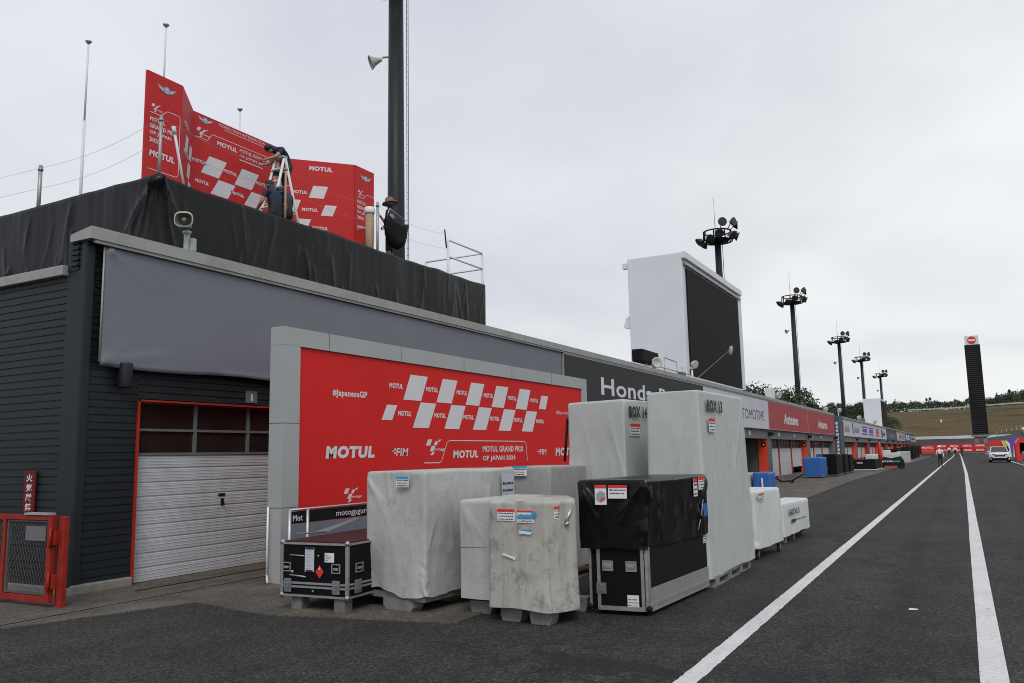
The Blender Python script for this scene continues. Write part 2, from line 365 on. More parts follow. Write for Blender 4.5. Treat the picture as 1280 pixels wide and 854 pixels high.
def emblem(mbs, o, right, w, h):
    """winged oval emblem; mbs = (blue-grey, white)"""
    o = V(o); right = V(right).normalized(); U = V((0, 0, 1)); n = right.cross(U)
    for sgn in (-1, 1):
        for k in range(3):
            a = [(.08, .1 - .16 * k), (.50 - .08 * k, .42 - .22 * k), (.46 - .08 * k, .24 - .22 * k), (.08, -.04 - .16 * k)]
            mbs[k % 2].poly([o + n * .005 + right * (sgn * x * w) + U * (y * h) for x, y in a])
    pts = [o + n * .007 + right * (.17 * w * math.cos(t)) + U * (.44 * h * math.sin(t)) for t in [i * math.pi / 10 for i in range(20)]]
    mbs[0].poly(pts)
    pts = [o + n * .009 + right * (.12 * w * math.cos(t)) + U * (.26 * h * math.sin(t)) for t in [i * math.pi / 8 for i in range(16)]]
    mbs[1].poly(pts)
    put(mbs[0], 'FIM', o + n * .007 - right * .09 * w - U * .1 * h, right, .18 * w, .2 * h, .02, off=.004)

# ------------------------------------------------------------------ world, light, camera
def setup():
    w = D.worlds.new('World'); S.world = w; w.use_nodes = True; nt = w.node_tree
    bg = nt.nodes['Background']
    sky = N(nt, 'ShaderNodeTexSky'); sky.sky_type = 'NISHITA'; sky.sun_disc = False
    sky.sun_elevation = R(46); sky.sun_rotation = R(148); sky.air_density = 1.5; sky.dust_density = 4
    tc = N(nt, 'ShaderNodeTexCoord')
    sx = N(nt, 'ShaderNodeSeparateXYZ'); nt.links.new(tc.outputs['Generated'], sx.inputs[0])
    # cloud sheet: project direction on a plane overhead
    zz = N(nt, 'ShaderNodeMath', operation='MAXIMUM'); nt.links.new(sx.outputs[2], zz.inputs[0]); zz.inputs[1].default_value = 0.
    z2 = N(nt, 'ShaderNodeMath', operation='ADD'); nt.links.new(zz.outputs[0], z2.inputs[0]); z2.inputs[1].default_value = .22
    dv = []
    for k in (0, 1):
        d = N(nt, 'ShaderNodeMath', operation='DIVIDE'); nt.links.new(sx.outputs[k], d.inputs[0]); nt.links.new(z2.outputs[0], d.inputs[1]); dv.append(d)
    cb = N(nt, 'ShaderNodeCombineXYZ'); nt.links.new(dv[0].outputs[0], cb.inputs[0]); nt.links.new(dv[1].outputs[0], cb.inputs[1])
    n = N(nt, 'ShaderNodeTexNoise', i_Scale=.75, i_Detail=5., i_Roughness=.5, i_Distortion=.3); nt.links.new(cb.outputs[0], n.inputs['Vector'])
    n2 = N(nt, 'ShaderNodeTexNoise', i_Scale=2.2, i_Detail=4., i_Roughness=.5, i_Distortion=.25); nt.links.new(cb.outputs[0], n2.inputs['Vector'])
    c = ramp(nt, n.outputs[0], [(.30, (6.7, 6.95, 7.5)), (.50, (8.1, 8.35, 8.65)), (.66, (9.3, 9.45, 9.55))])
    c2 = ramp(nt, n2.outputs[0], [(.35, (.955, .957, .965)), (.62, (1.02, 1.02, 1.02))])
    c = mixc(nt, .8, c, c2, 'MULTIPLY')
    # brighter, whiter band low over the lane end
    zb = ramp(nt, sx.outputs[2], [(.0, (1.10, 1.09, 1.06)), (.22, (1.01, 1.01, 1.0)), (.7, (.97, .97, .985))])
    c = mixc(nt, 1., c, zb, 'MULTIPLY')
    # the cloud deck is a little thicker and bluer over the buildings, thinner and whiter down the lane
    dt = N(nt, 'ShaderNodeVectorMath', operation='DOT_PRODUCT'); nt.links.new(tc.outputs['Generated'], dt.inputs[0]); dt.inputs[1].default_value = (.80, .60, 0)
    az_ = ramp(nt, dt.outputs['Value'], [(.0, (.90, .91, .955)), (.45, (1.0, 1.005, 1.01)), (.75, (1.09, 1.09, 1.08))])
    c = mixc(nt, 1., c, az_, 'MULTIPLY')
    f = mixc(nt, .93, sky.outputs[0], c)
    nt.links.new(f, bg.inputs[0]); bg.inputs[1].default_value = .1
    l = D.lights.new('sun', 'SUN'); l.energy = 1.4; l.angle = R(24); l.color = (1, .97, .93)
    o = D.objects.new('sun', l); COL.objects.link(o)
    az = R(148); el = R(46)   # sky rotation: measured from +Y clockwise
    d = V((math.sin(az) * math.cos(el), math.cos(az) * math.cos(el), math.sin(el)))
    o.rotation_euler = d.to_track_quat('Z', 'Y').to_euler(); o.location = d * 50
    f_ = 1030.; y = V((564, -131, -f_)).normalized(); z = V((-149, 7450, -f_)); z = (z - y * z.dot(y)).normalized(); x = y.cross(z)
    mt = Matrix((x, y, z)).to_4x4(); mt.translation = V((0, 0, 1.65))
    cam = D.cameras.new('camera'); cam.sensor_width = 36; cam.lens = 36 * f_ / 1280; cam.clip_end = 5000; cam.clip_start = .05
    co = D.objects.new('camera', cam); COL.objects.link(co); co.matrix_world = mt; S.camera = co
    v = S.view_settings; v.view_transform = 'Standard'; v.look = 'None'; v.exposure = 0.0; v.gamma = 1
    S.cycles.filter_width = 1.0
setup()

# ------------------------------------------------------------------ ground
def ground():
    m = MB(); m.poly([(-1500, -300, 0), (1500, -300, 0), (1500, 2600, 0), (-1500, 2600, 0)])
    struct(m.build('ground', 'asphalt'))
    m = MB()
    P = [(-40, 3.2), (-12, 4.6), (-8.75, 5.1), (-8.35, 6.3), (-8.12, 7.04), (-7.4, 6.88), (-6.7, 6.78), (-5.7, 6.98), (-4.66, 7.15), (-4.58, 7.24), (-4.66, 9), (-4.85, 31), (-5.2, 45), (-5.0, 80), (-5, 230), (-40, 230)]
    m.prism([(x, y, -.05) for x, y in P], (0, 0, .062)); struct(m.build('apron', 'apron'))
    m = MB()  # drainage kerb strip in front of the doors
    m.box(-9.55, -9.50, 7.3, 78, .0, .018); m.box(-8.9, -8.88, 5.2, 78, .0, .016)
    struct(m.build('drain_joint', 'black'))
    for nm, pts in (('lane_line', [(-1.90, -3, .155), (-1.90, 6, .155), (-1.86, 30, .15), (-1.80, 75, .15), (-1.6, 160, .15), (-1.9, 225, .15)]),
                    ('lane_line', [(.06, -3, .18), (.06, 7, .18), (.02, 60, .16), (-.45, 160, .16), (-.9, 225, .16)])):
        m = MB(); rr = random.Random(3)
        L = [];Rr = []
        q = []
        for a, b in zip(pts[:-1], pts[1:]):
            n = max(2, int((b[1] - a[1]) / .06)) if b[1] < 40 else 20
            for i in range(n):
                t = i / n; q.append((a[0] + (b[0] - a[0]) * t, a[1] + (b[1] - a[1]) * t, a[2] + (b[2] - a[2]) * t))
        q.append(pts[-1])
        vs = [(m.bm.verts.new((x - w / 2 + rr.uniform(-.005, .005), y, .004)), m.bm.verts.new((x + w / 2 + rr.uniform(-.005, .005), y, .004))) for x, y, w in q]
        for a, b in zip(vs[:-1], vs[1:]): m._f([a[0], a[1], b[1], b[0]])
        struct(m.build(nm, 'paint'))
    m = MB(); m.poly([(4.2, 50, .004), (4.36, 50, .004), (4.36, 225, .004), (4.2, 225, .004)]); struct(m.build('lane_line', 'paint'))
    # hill
    m = MB(); nx, ny = 90, 26; g = []
    for j in range(ny + 1):
        row = []
        for i in range(nx + 1):
            x = -330 + 660 * i / nx; t = j / ny; yy = 262 + t * 340
            s = min(1, t / .40); s = s * s * (3 - 2 * s) * .5 + s * .5
            z = 4.2 + s * (13.2 + (x * .018 if x > 0 else x * .01)) + noise.noise(V((x * .02, yy * .02, 3))) * .8 * s
            if t > .45: z += (t - .45) * (14 + max(0, x - 8) * .55)
            row.append(m.bm.verts.new((x, yy, z)))
        g.append(row)
    for j in range(ny):
        for i in range(nx):
            f = m._f([g[j][i], g[j][i + 1], g[j + 1][i + 1], g[j + 1][i]]); f.smooth = True
    for i in range(nx): m._f([m.bm.verts.new((g[0][i].co.x, 262, 0)), m.bm.verts.new((g[0][i + 1].co.x, 262, 0)), g[0][i + 1], g[0][i]])
    struct(m.build('hill', 'hill'))
ground()
def hill_z(x, yy):
    t = (yy - 262) / 340; s = min(1, t / .40); s = s * s * (3 - 2 * s) * .5 + s * .5
    z = 4.2 + s * (13.2 + (x * .018 if x > 0 else x * .01)) + noise.noise(V((x * .02, yy * .02, 3))) * .8 * s
    if t > .45: z += (t - .45) * (14 + max(0, x - 8) * .55)
    return z

# ------------------------------------------------------------------ pit building
def ribbed(m, o, right, w, z0, z1, pitch=.1, dep=.014, gr=.02):
    """horizontal ribbed cladding between z0 and z1"""
    right = V(right).normalized(); U = V((0, 0, 1)); n = right.cross(U); o = V((o[0], o[1], 0)); z = z0; prof = []
    while z < z1 - .001:
        e = min(z + pitch, z1)
        prof += [(0, z), (0, max(z, e - gr)), (-dep, max(z, e - gr * .75)), (-dep, e - .002)]
        z = e
    a = [m.bm.verts.new(o + n * p + U * q) for p, q in prof]; b = [m.bm.verts.new(o + right * w + n * p + U * q) for p, q in prof]
    for i in range(len(prof) - 1): m._f([a[i], b[i], b[i + 1], a[i + 1]])
def pit_door(root, y0, y1, x, ztop, windows=True, raised=0., detail=True, mt='shutter'):
    m = MB(); zt = 1.77 if windows else ztop
    ribbed(m, (x, y0, 0), YP, y1 - y0, .02 + raised, zt, .195 if detail else .4, .012, .03)
    if detail:  # fine ribs within each section
        z = .02 + raised
        while z < zt - .1:
            for k in (1, 2, 3):
                zz = z + k * .045
                m.poly([(x + .004, y0, zz), (x + .004, y1, zz), (x + .001, y1, zz + .006), (x + .001, y0, zz + .006)])
                m.poly([(x + .001, y0, zz - .006), (x + .001, y1, zz - .006), (x + .004, y1, zz), (x + .004, y0, zz)])
            z += .195
    d = m.build('garage_door', mt, root, fix=False)
    if windows:
        f = MB(); n = 4; rows = (1.77, 2.11, ztop)
        for z in rows: f.box(x - .02, x + .015, y0, y1, z - .018, z + .018)
        for i in range(n + 1):
            yy = y0 + (y1 - y0) * i / n; f.box(x - .019, x + .013, yy - .025, yy + .025, 1.75, ztop)
        f.build('window_frame', 'beam', d)
        p = MB(); p.box(x - .045, x - .02, y0, y1, 1.76, ztop); p.build('window_pane', 'glass_dark', d)
    return d
BAY = [7.1, 21.35, 35.6, 49.9, 64.1, 78.3]
def block_a():
    root = thing('pit_building', 'long dark pit garage block with ribbed siding, red framed doors and pale roof edge', 'building', (-10.05, 6.75, 0))
    m = MB()
    ribbed(m, (-14.5, 6.75, 0), XP, 4.38, .10, 4.20)
    ribbed(m, (-10.05, 6.86, 0), YP, .75, .10, 4.5)
    ribbed(m, (-10.05, 7.61, 0), YP, 13.7, 2.54, 4.5)
    m.build('siding', 'siding', root, fix=False)
    m = MB(); m.box(-10.42, -10.115, 6.74, 6.90, .08, 4.64); m.box(-10.14, -10.02, 6.72, 6.86, .08, 4.64, b=.02)
    m.box(-10.42, -10.20, 6.728, 6.75, 4.22, 4.62)
    for k in range(5): m.box(-10.34, -10.18, 6.70, 6.73, 4.28 + k * .075, 4.30 + k * .075)
    m.build('corner_trim', 'siding', root)
    m = MB(); m.box(-14.5, -10.0, 6.70, 7.55, 0, .10, b=.015); m.box(-10.35, -9.985, 6.72, 7.60, 0, .13, b=.02)
    m.build('plinth', 'concrete', root)
    m = MB(); m.box(-16, -10.44, 6.66, 6.80, 4.17, 4.31, b=.01); m.build('side_roof_edge', 'trim_grey', root)
    m = MB()
    m.prism([(-9.86, 6.66, 4.60), (-9.86, 6.66, 4.765), (-10.30, 6.66, 4.70), (-10.30, 6.66, 4.60)], (0, 71.8, 0))
    for k in range(1, 24): m.box(-9.862, -9.855, 6.66 + k * 3.0, 6.668 + k * 3.0, 4.60, 4.768)
    m.box(-9.92, -9.88, 6.74, 78.4, 4.555, 4.598)
    m.build('roof_edge', 'trim_grey', root)
    m = MB(); m.box(-18, -10.28, 6.82, 78.3, 4.05, 4.2); m.box(-18, -17.8, 6.82, 78.3, 0, 4.05); m.box(-17.8, -10.1, 78.2, 78.3, 0, 4.05)
    m.box(-10.3, -10.12, 6.9, 78.3, 2.86, 4.6)
    m.build('roof', 'beam', root)
    for i, yb in enumerate(BAY):   # pillars
        if i == 0: continue
        m = MB(); m.box(-10.6, -10.03, yb, yb + 1.0 if i < 5 else yb + .6, 0, 2.86); m.build('pillar', 'pillar', root)
        m = MB(); m.box(-10.62, -10.06, yb - .03, yb - .003, 0, 2.32); jb = m.build('door_jamb', 'jamb', root)
        m = MB(); m.lathe((-10.28, yb - .032, 1.98), (0, -1, 0), [(.14, 0), (.14, .02)], 14); m.build('number_plate', 'black', jb)
        m = MB(); m.lathe((-10.28, yb - .054, 1.98), (0, -1, 0), [(.06, 0), (.06, .004)], 12); m.build('number_mark', 'white', jb)
        m = MB(); m.box(-10.04, -9.78, yb + .2, yb + .75, 2.50, 2.70, b=.02); m.build('wall_lamp', 'black', root)
    m = MB(); m.box(-10.55, -10.06, 21.4, 78.3, 2.32, 2.86); m.box(-10.12, -10.055, 21.4, 78.3, 2.78, 2.85); m.build('lintel', 'beam', root)
    m = MB(); m.box(-10.12, -10.02, 7.61, 21.35, 2.50, 2.525); m.box(-10.12, -10.02, 7.605, 7.635, 0, 2.525)
    for y in (11.9, 16.4): m.box(-10.14, -10.02, y - .05, y + .05, 0, 2.5)
    m.build('door_frame', 'redframe', root)
    # bay one: three closed doors, flush
    for y0, y1 in ((7.64, 11.85), (11.95, 16.35), (16.45, 21.3)): 
        d = pit_door(root, y0, y1, -10.15, 2.50)
        if y0 < 8:
            k = MB(); k.box(-10.15, -10.125, 9.22, 9.27, .98, 1.08, b=.008); k.tube((-10.13, 9.245, 1.02), (-10.09, 9.245, .99), .012); k.box(-10.146, -10.138, 9.17, 9.30, 1.12, 1.16); k.build('door_lock', 'black', d)
    for i in range(1, 5):
        a = BAY[i] + 1.0; b = BAY[i + 1]; w = (b - a) / 3
        for k in range(3):
            y0 = a + k * w; y1 = y0 + w
            if i == 2: continue                       # open bay
            if i == 3: pit_door(root, y0 + .1, y1 - .1, -10.5, 2.32, raised=.45 if k == 2 else 0, detail=False)
            else: pit_door(root, y0 + .1, y1 - .1, -10.5, 2.32, raised=(0, 0, 1.2)[k] if i == 4 else 0, detail=False)
            m = MB(); m.box(-10.54, -10.43, y0 - .09, y0 + .09, 0, 2.31); m.build('door_frame', 'redframe', root)
    # open bay with its inner walls
    m = MB(); m.box(-16, -15.9, 36, 50, 0, 2.8); m.box(-16, -10.6, 49.95, 50.05, 0, 2.8); m.box(-16, -10.6, 36.4, 36.5, 0, 2.8); m.build('inner_wall', 'wallgrey', root)
    # wall lamp cylinder and number sign by door one
    m = MB(); m.lathe((-9.93, 7.31, 2.66), (0, 0, 1), [(.085, 0), (.09, .02), (.09, .32), (.085, .34)], 20); m.box(-10.05, -9.98, 7.25, 7.37, 2.72, 2.92); m.build('wall_lamp', 'greypole', root)
    m = MB(); m.box(-10.05, -10.035, 9.58, 9.82, 2.57, 2.76); s = m.build('number_plate', 'beam', root)
    m = MB(); put(m, '1', (-10.035, 9.675, 2.60), YP, .05, .13, .02); m.build('number_mark', 'white', s)
    # small lintel marks
    for y in (45.2, 53.3, 58.8, 66.5, 70.8):
        m = MB(); m.box(-10.06, -10.045, y, y + .35, 2.5, 2.72); m.build('number_plate', 'white', root)
    return root
block_a()

def wavy(name, mats, x, y0, y1, z0, z1, amp, seed, creases=(), res=.12, sag=.0):
    m = MB(); ny = int((y1 - y0) / res); nz = max(8, int((z1 - z0) / res * 1.2)); g = []
    for j in range(nz + 1):
        row = []
        for i in range(ny + 1):
            y = y0 + (y1 - y0) * i / ny; v = j / nz; z = z0 + (z1 - z0) * v
            if sag: z += (1 - v) * noise.noise(V((y * .6, seed, 0))) * sag
            d = noise.noise(V((y * .5, z * .9, seed))) * amp + noise.noise(V((y * 2.1, z * 2.6, seed + 5))) * amp * .3
            for (cy, cz, dy, dz, wd, a, ln) in creases:
                L = math.hypot(dy, dz); ux, uz = dy / L, dz / L
                px, pz = y - cy, z - cz; al = px * ux + pz * uz; pr = abs(-px * uz + pz * ux)
                if 0 < al < ln: d += a * math.exp(-(pr / wd) ** 2) * (1 - al / ln)
            row.append(m.bm.verts.new((x + max(-.03, d), y, z)))
        g.append(row)
    for j in range(nz):
        for i in range(ny):
            f = m._f([g[j][i], g[j][i + 1], g[j + 1][i + 1], g[j + 1][i]]); f.smooth = True
    o = m.build(name, mats, fix=False)
    md = o.modifiers.new('thickness', 'SOLIDIFY'); md.thickness = .01; md.offset = -1
    return o
def banners():
    cr = [(6.95, 4.52, .8, -.5, .03, .035, 1.0), (6.95, 4.52, .5, -.9, .03, .03, 1.0), (6.95, 4.52, 1, -.25, .025, .02, 1.2), (6.92, 2.98, 1, .18, .04, .03, 1.4), (6.95, 3.0, .6, .4, .03, .02, .9), (9, 2.93, 1, .03, .05, .03, 3)]
    b = wavy('fascia_banner', 'banner_grey', -9.93, 6.92, 21.38, 2.93, 4.555, .012, 4.2, cr, res=.07, sag=.05)
    tag(b, 'plain blank grey fabric banner stretched over the near end of the pit building front', 'banner')
    m = MB(); m.tube((-9.93, 6.91, 2.98), (-9.93, 6.91, 4.53), .012); m.build('edge_cord', 'trim_grey', b)
    def sign(y0, y1, mt, lab, z0=2.88, z1=4.545, x=-9.9):
        t = thing('fascia_sign', lab, 'sign', (x, y0, z0))
        m = MB(); m.box(x - .08, x, y0 + .02, y1 - .02, z0, z1); m.build('sign_face', mt, t)
        m = MB(); m.box(x - .09, x + .012, y0 + .02, y1 - .02, z0 - .035, z0 - .001); m.box(x - .09, x + .012, y0 - .01, y0 + .02, z0 - .035, z1); m.box(x - .09, x + .010, y0 + .02, y1 - .02, z1 - .03, z1 + .005); m.build('edge_strip', 'trim_grey', t)
        return t
    t = sign(21.42, 36.0, 'banner_dark', 'dark charcoal fascia sign with large white company lettering above the tall covered crates')
    m = MB(); put(m, 'Honda Racing', (-9.9, 24.2, 3.32), YP, 10.6, .86, .018, off=.006); m.build('lettering', 'white', t)
    t = sign(36.02, 49.86, 'banner_white', 'white fascia sign with thin dark capital letters before the red signs')
    m = MB(); put(m, 'AUTOMOTIVE', (-9.9, 41.6, 3.33), YP, 7.0, .62, -.008, off=.006); m.build('lettering', 'ink', t)
    t = sign(49.9, 63.9, 'banner_red', 'dull red fascia sign with white lettering, first of the two, beside the white sign')
    m = MB(); put(m, 'Astemo', (-9.9, 54.6, 3.28), YP, 5.2, .80, .035, off=.006); m.build('lettering', 'white', t)
    t = sign(63.95, 78.2, 'banner_red', 'dull red fascia sign, farther of the two, at the end of the first block')
    m = MB(); put(m, 'Astemo', (-9.9, 68.8, 3.28), YP, 5.0, .80, .035, off=.006); m.build('lettering', 'white', t)
banners()

def far_blocks():
    def block(y0, y1, label, nb, top=4.62):
        t = thing('pit_building', label, 'building', (-10.05, y0, 0))
        m = MB(); m.box(-18, -10.12, y0, y1, 2.86, top - .1); m.box(-18, -17.8, y0, y1, 0, 2.86); m.build('wall', 'beam', t)
        m = MB(); m.box(-18.1, -9.8, y0 - .1, y1 + .05, top - .1, top + .06); m.build('roof_edge', 'trim_grey', t)
        m = MB(); m.box(-10.5, -10.04, y0, y1, 2.32, 2.87); m.build('lintel', 'beam', t)
        w = (y1 - y0) / nb; rr = random.Random(int(y0))
        for i in range(nb):
            a = y0 + i * w
            m = MB(); m.box(-10.7, -10.03, a, a + .9, 0, 2.32); m.build('pillar', 'pillar', t)
            m = MB(); m.box(-10.6, -10.06, a + w - .05, a + w - .004, 0, 2.30); m.build('door_jamb', 'redframe' if i % 2 else 'jamb', t)
            m = MB(); m.box(-10.04, -9.8, a + .2, a + .7, 2.5, 2.7); m.build('wall_lamp', 'black', t)
            n = 3; ww = (w - .9) / n
            for k in range(n):
                b0 = a + .9 + k * ww
                m = MB(); m.box(-10.6, -10.46, b0 - .14, b0 + .14, 0, 2.3); m.build('door_frame', 'redframe', t)
                if rr.random() < .85: pit_door(t, b0 + .15, b0 + ww - .15, -10.5, 2.31, raised=rr.choice((0, 0, 0, .6)), detail=False, mt='cream_door' if rr.random() < .5 else 'shutter')
        m = MB(); m.box(-15, -14.9, y0, y1, 0, 2.8); m.build('inner_wall', 'wallgrey', t)
        return t
    def fsign(y0, y1, mt, label, marks, z0=2.86, z1=4.52):
        s = thing('fascia_sign', label, 'sign', (-9.9, y0, z0))
        m = MB(); m.box(-10.0, -9.9, y0, y1, z0, z1); m.build('sign_face', mt, s)
        for (a, w, zz, h, mm, kind) in marks:
            m = MB()
            if kind == 'word':   # a row of narrow strokes standing for illegible small print
                n = max(3, int(w / .55))
                for i in range(n):
                    hh = h * (.55 + .45 * ((i * 7) % 3) / 2); rect(m, (-9.9, a + w * i / n, zz), YP, w / n * .6, hh, .012)
            elif kind == 'box':
                rect(m, (-9.9, a, zz), YP, w, h, .012)
            elif kind == 'frame':
                rect(m, (-9.9, a, zz), YP, w, h * .16, .012); rect(m, (-9.9, a, zz + h * .84), YP, w, h * .16, .012)
                rect(m, (-9.9, a + w * .1, zz + h * .3), YP, w * .8, h * .42, .012)
            m.build('printed_mark', mm, s)
        return s
    block(82.2, 135.4, 'second long garage block under the white sponsor fascia', 4)
    fsign(82.2, 135.2, 'banner_white', 'long white fascia sign with small blue and red logos on the second block',
          [(84, .9, 3.2, 1.0, 'orange', 'box'), (85.5, 4.0, 3.25, .8, 'emblem', 'word'), (92, .7, 3.15, 1.1, 'ink', 'box'), (93.4, 5, 3.3, .7, 'emblem', 'word'),
           (101, 6, 3.2, .95, 'purple', 'frame'), (109, 5.6, 3.2, .95, 'purple', 'frame'), (118, 5, 3.2, .95, 'redlabel', 'frame'), (126.5, 2, 3.1, 1.05, 'ink', 'box'), (129.2, 4, 3.4, .5, 'ink', 'word')])
    # projecting wall between the blocks carrying a vertical sign
    t = thing('end_wall', 'slate blue projecting wall with a vertical white logo between the first two blocks', 'wall', (-9.8, 79.6, 0))
    m = MB(); m.box(-10.9, -9.62, 79.5, 82.1, 0, 4.62); m.build('wall', 'navysign', t)
    m = MB()
    for k in range(9): rect(m, (-9.97 + .02 * (k % 2), 79.5, 1.1 + k * .34), XP, .2, .24, .012, shear=.02)
    m.build('printed_mark', 'white', t)
    m = MB(); m.box(-10.05, -9.62, 79.46, 79.5, .1, .75); m.build('notice_board', 'white', t)
    block(136.2, 171, 'third garage block beyond the white fascia, under a navy sign', 3)
    fsign(136.2, 157, 'navysign', 'navy fascia sign with faint pale print right of the long white one', [(139, 14, 3.2, .8, 'emblem', 'word')])
    fsign(157.3, 171, 'pale', 'pale grey fascia sign with red mark beyond the navy one', [(158.6, 2, 3.2, .9, 'white', 'box'), (164, 5, 3.3, .7, 'redlabel', 'word')])
    block(171.6, 222, 'last and farthest garage block at the lane end', 5)
    fsign(171.6, 180, 'pale', 'pinkish white fascia sign on the farthest block', [(173, 3, 3.1, 1.1, 'orange', 'box')])
    fsign(180.2, 200, 'blue', 'bright blue fascia sign with white squares on the farthest block', [(184, 4, 3.2, 1., 'white', 'box'), (191, 4, 3.2, 1., 'white', 'box')], z1=4.75)
    fsign(200.4, 222, 'pale', 'faded pink and white fascia sign at the very end of the pit row', [(203, 14, 3.3, .6, 'redlabel', 'word')], z1=4.2)
far_blocks()

# ------------------------------------------------------------------ grey framed red board
def big_board():
    t = thing('display_board', 'large red chequered event board in a thick pale grey frame beside the first garage door', 'board', (-8.17, 8.55, 0))
    X0, X1 = -8.42, -8.17
    m = MB(); m.box(X0, X1, 8.47, 8.80, 0, 3.24); m.box(X0, X1, 18.72, 19.02, 0, 3.24); m.box(X0, X1, 8.47, 19.02, 3.243, 3.50)
    m.build('frame', 'pale', t)
    m = MB()  # panel joints of the cladding
    for y in (9.4, 11.2, 13.2, 15.1, 17.0): m.box(X1 - .01, X1 + .0025, y, y + .012, 3.245, 3.5)
    for z in (1.0, 2.15): m.box(X1 - .01, X1 + .0025, 8.471, 8.798, z, z + .010); m.box(X0 + .002, X1 - .002, 8.467, 8.471, z, z + .010)
    m.build('panel_joint', 'beam', t)
    b = MB(); b.box(-8.38, -8.20, 8.803, 18.717, .05, 3.235)
    p = b.build('banner_panel', 'red', t)
    x = -8.2; m = MB()
    for i, (a, w) in enumerate([(11.30, .52), (12.30, .5), (13.29, .5), (14.27, .5), (15.28, .5)]): rect(m, (x, a, 2.615), YP, w, .435, shear=.21)
    rect(m, (x, 16.38, 2.66), YP, .34, .30, shear=.13); rect(m, (x, 10.71, 2.26), YP, .28, .25, shear=.14)
    for i, (a, w) in enumerate([(11.57, .48), (12.55, .5), (13.54, .5), (14.54, .5), (15.54, .5)]): rect(m, (x, a, 2.15), YP, w, .44, shear=.24)
    m.build('chequer_print', 'white', p)
    m = MB()
    for a in (10.91, 11.97, 12.97, 13.96, 14.95, 15.97): put(m, 'MOTUL', (x, a, 2.79), YP, .38, .10, .045, .12)
    for a in (11.15, 12.22, 13.2, 14.2, 15.2, 16.23): put(m, 'MOTUL', (x, a, 2.34), YP, .38, .10, .045, .12)
    put(m, '#JapaneseGP', (x, 9.52, 2.56), YP, .82, .15, .03)
    put(m, '#JapaneseGP', (x, 17.27, 2.56), YP, .82, .12, .0)
    put(m, 'MOTUL', (x, 9.38, 1.655), YP, 1.15, .22, .065, .1)
    put(m, 'FIM', (x, 11.10, 1.675), YP, .34, .155, .02, .15); rect(m, (x, 11.0, 1.745), YP, .12, .02); rect(m, (x, 11.04, 1.71), YP, .05, .09, shear=.01)
    race_logo(m, (x, 11.92, 1.68), YP, .66, .28)
    stroke(m, [(0, 0), (.48, -.005), (.53, .03), (.72, .36), (.80, .39), (3.70, .39), (3.80, .36), (3.85, -.01)], .016, ((x, 11.92, 1.55), YP))
    put(m, 'MOTUL', (x, 12.83, 1.62), YP, .90, .165, .05, .1)
    put(m, 'MOTUL GRAND PRIX', (x, 13.90, 1.725), YP, 1.70, .14, .03)
    put(m, 'OF JAPAN 2024', (x, 13.90, 1.535), YP, 1.33, .14, .03)
    put(m, 'FIM', (x, 16.36, 1.655), YP, .34, .14, .02, .15); rect(m, (x, 16.26, 1.72), YP, .12, .02)
    put(m, 'MOTUL', (x, 17.17, 1.62), YP, 1.15, .22, .05, .1)
    race_logo(m, (x, 9.76, 1.0), YP, .46, .21)
    m.build('lettering', 'white', p)
    return t
big_board()

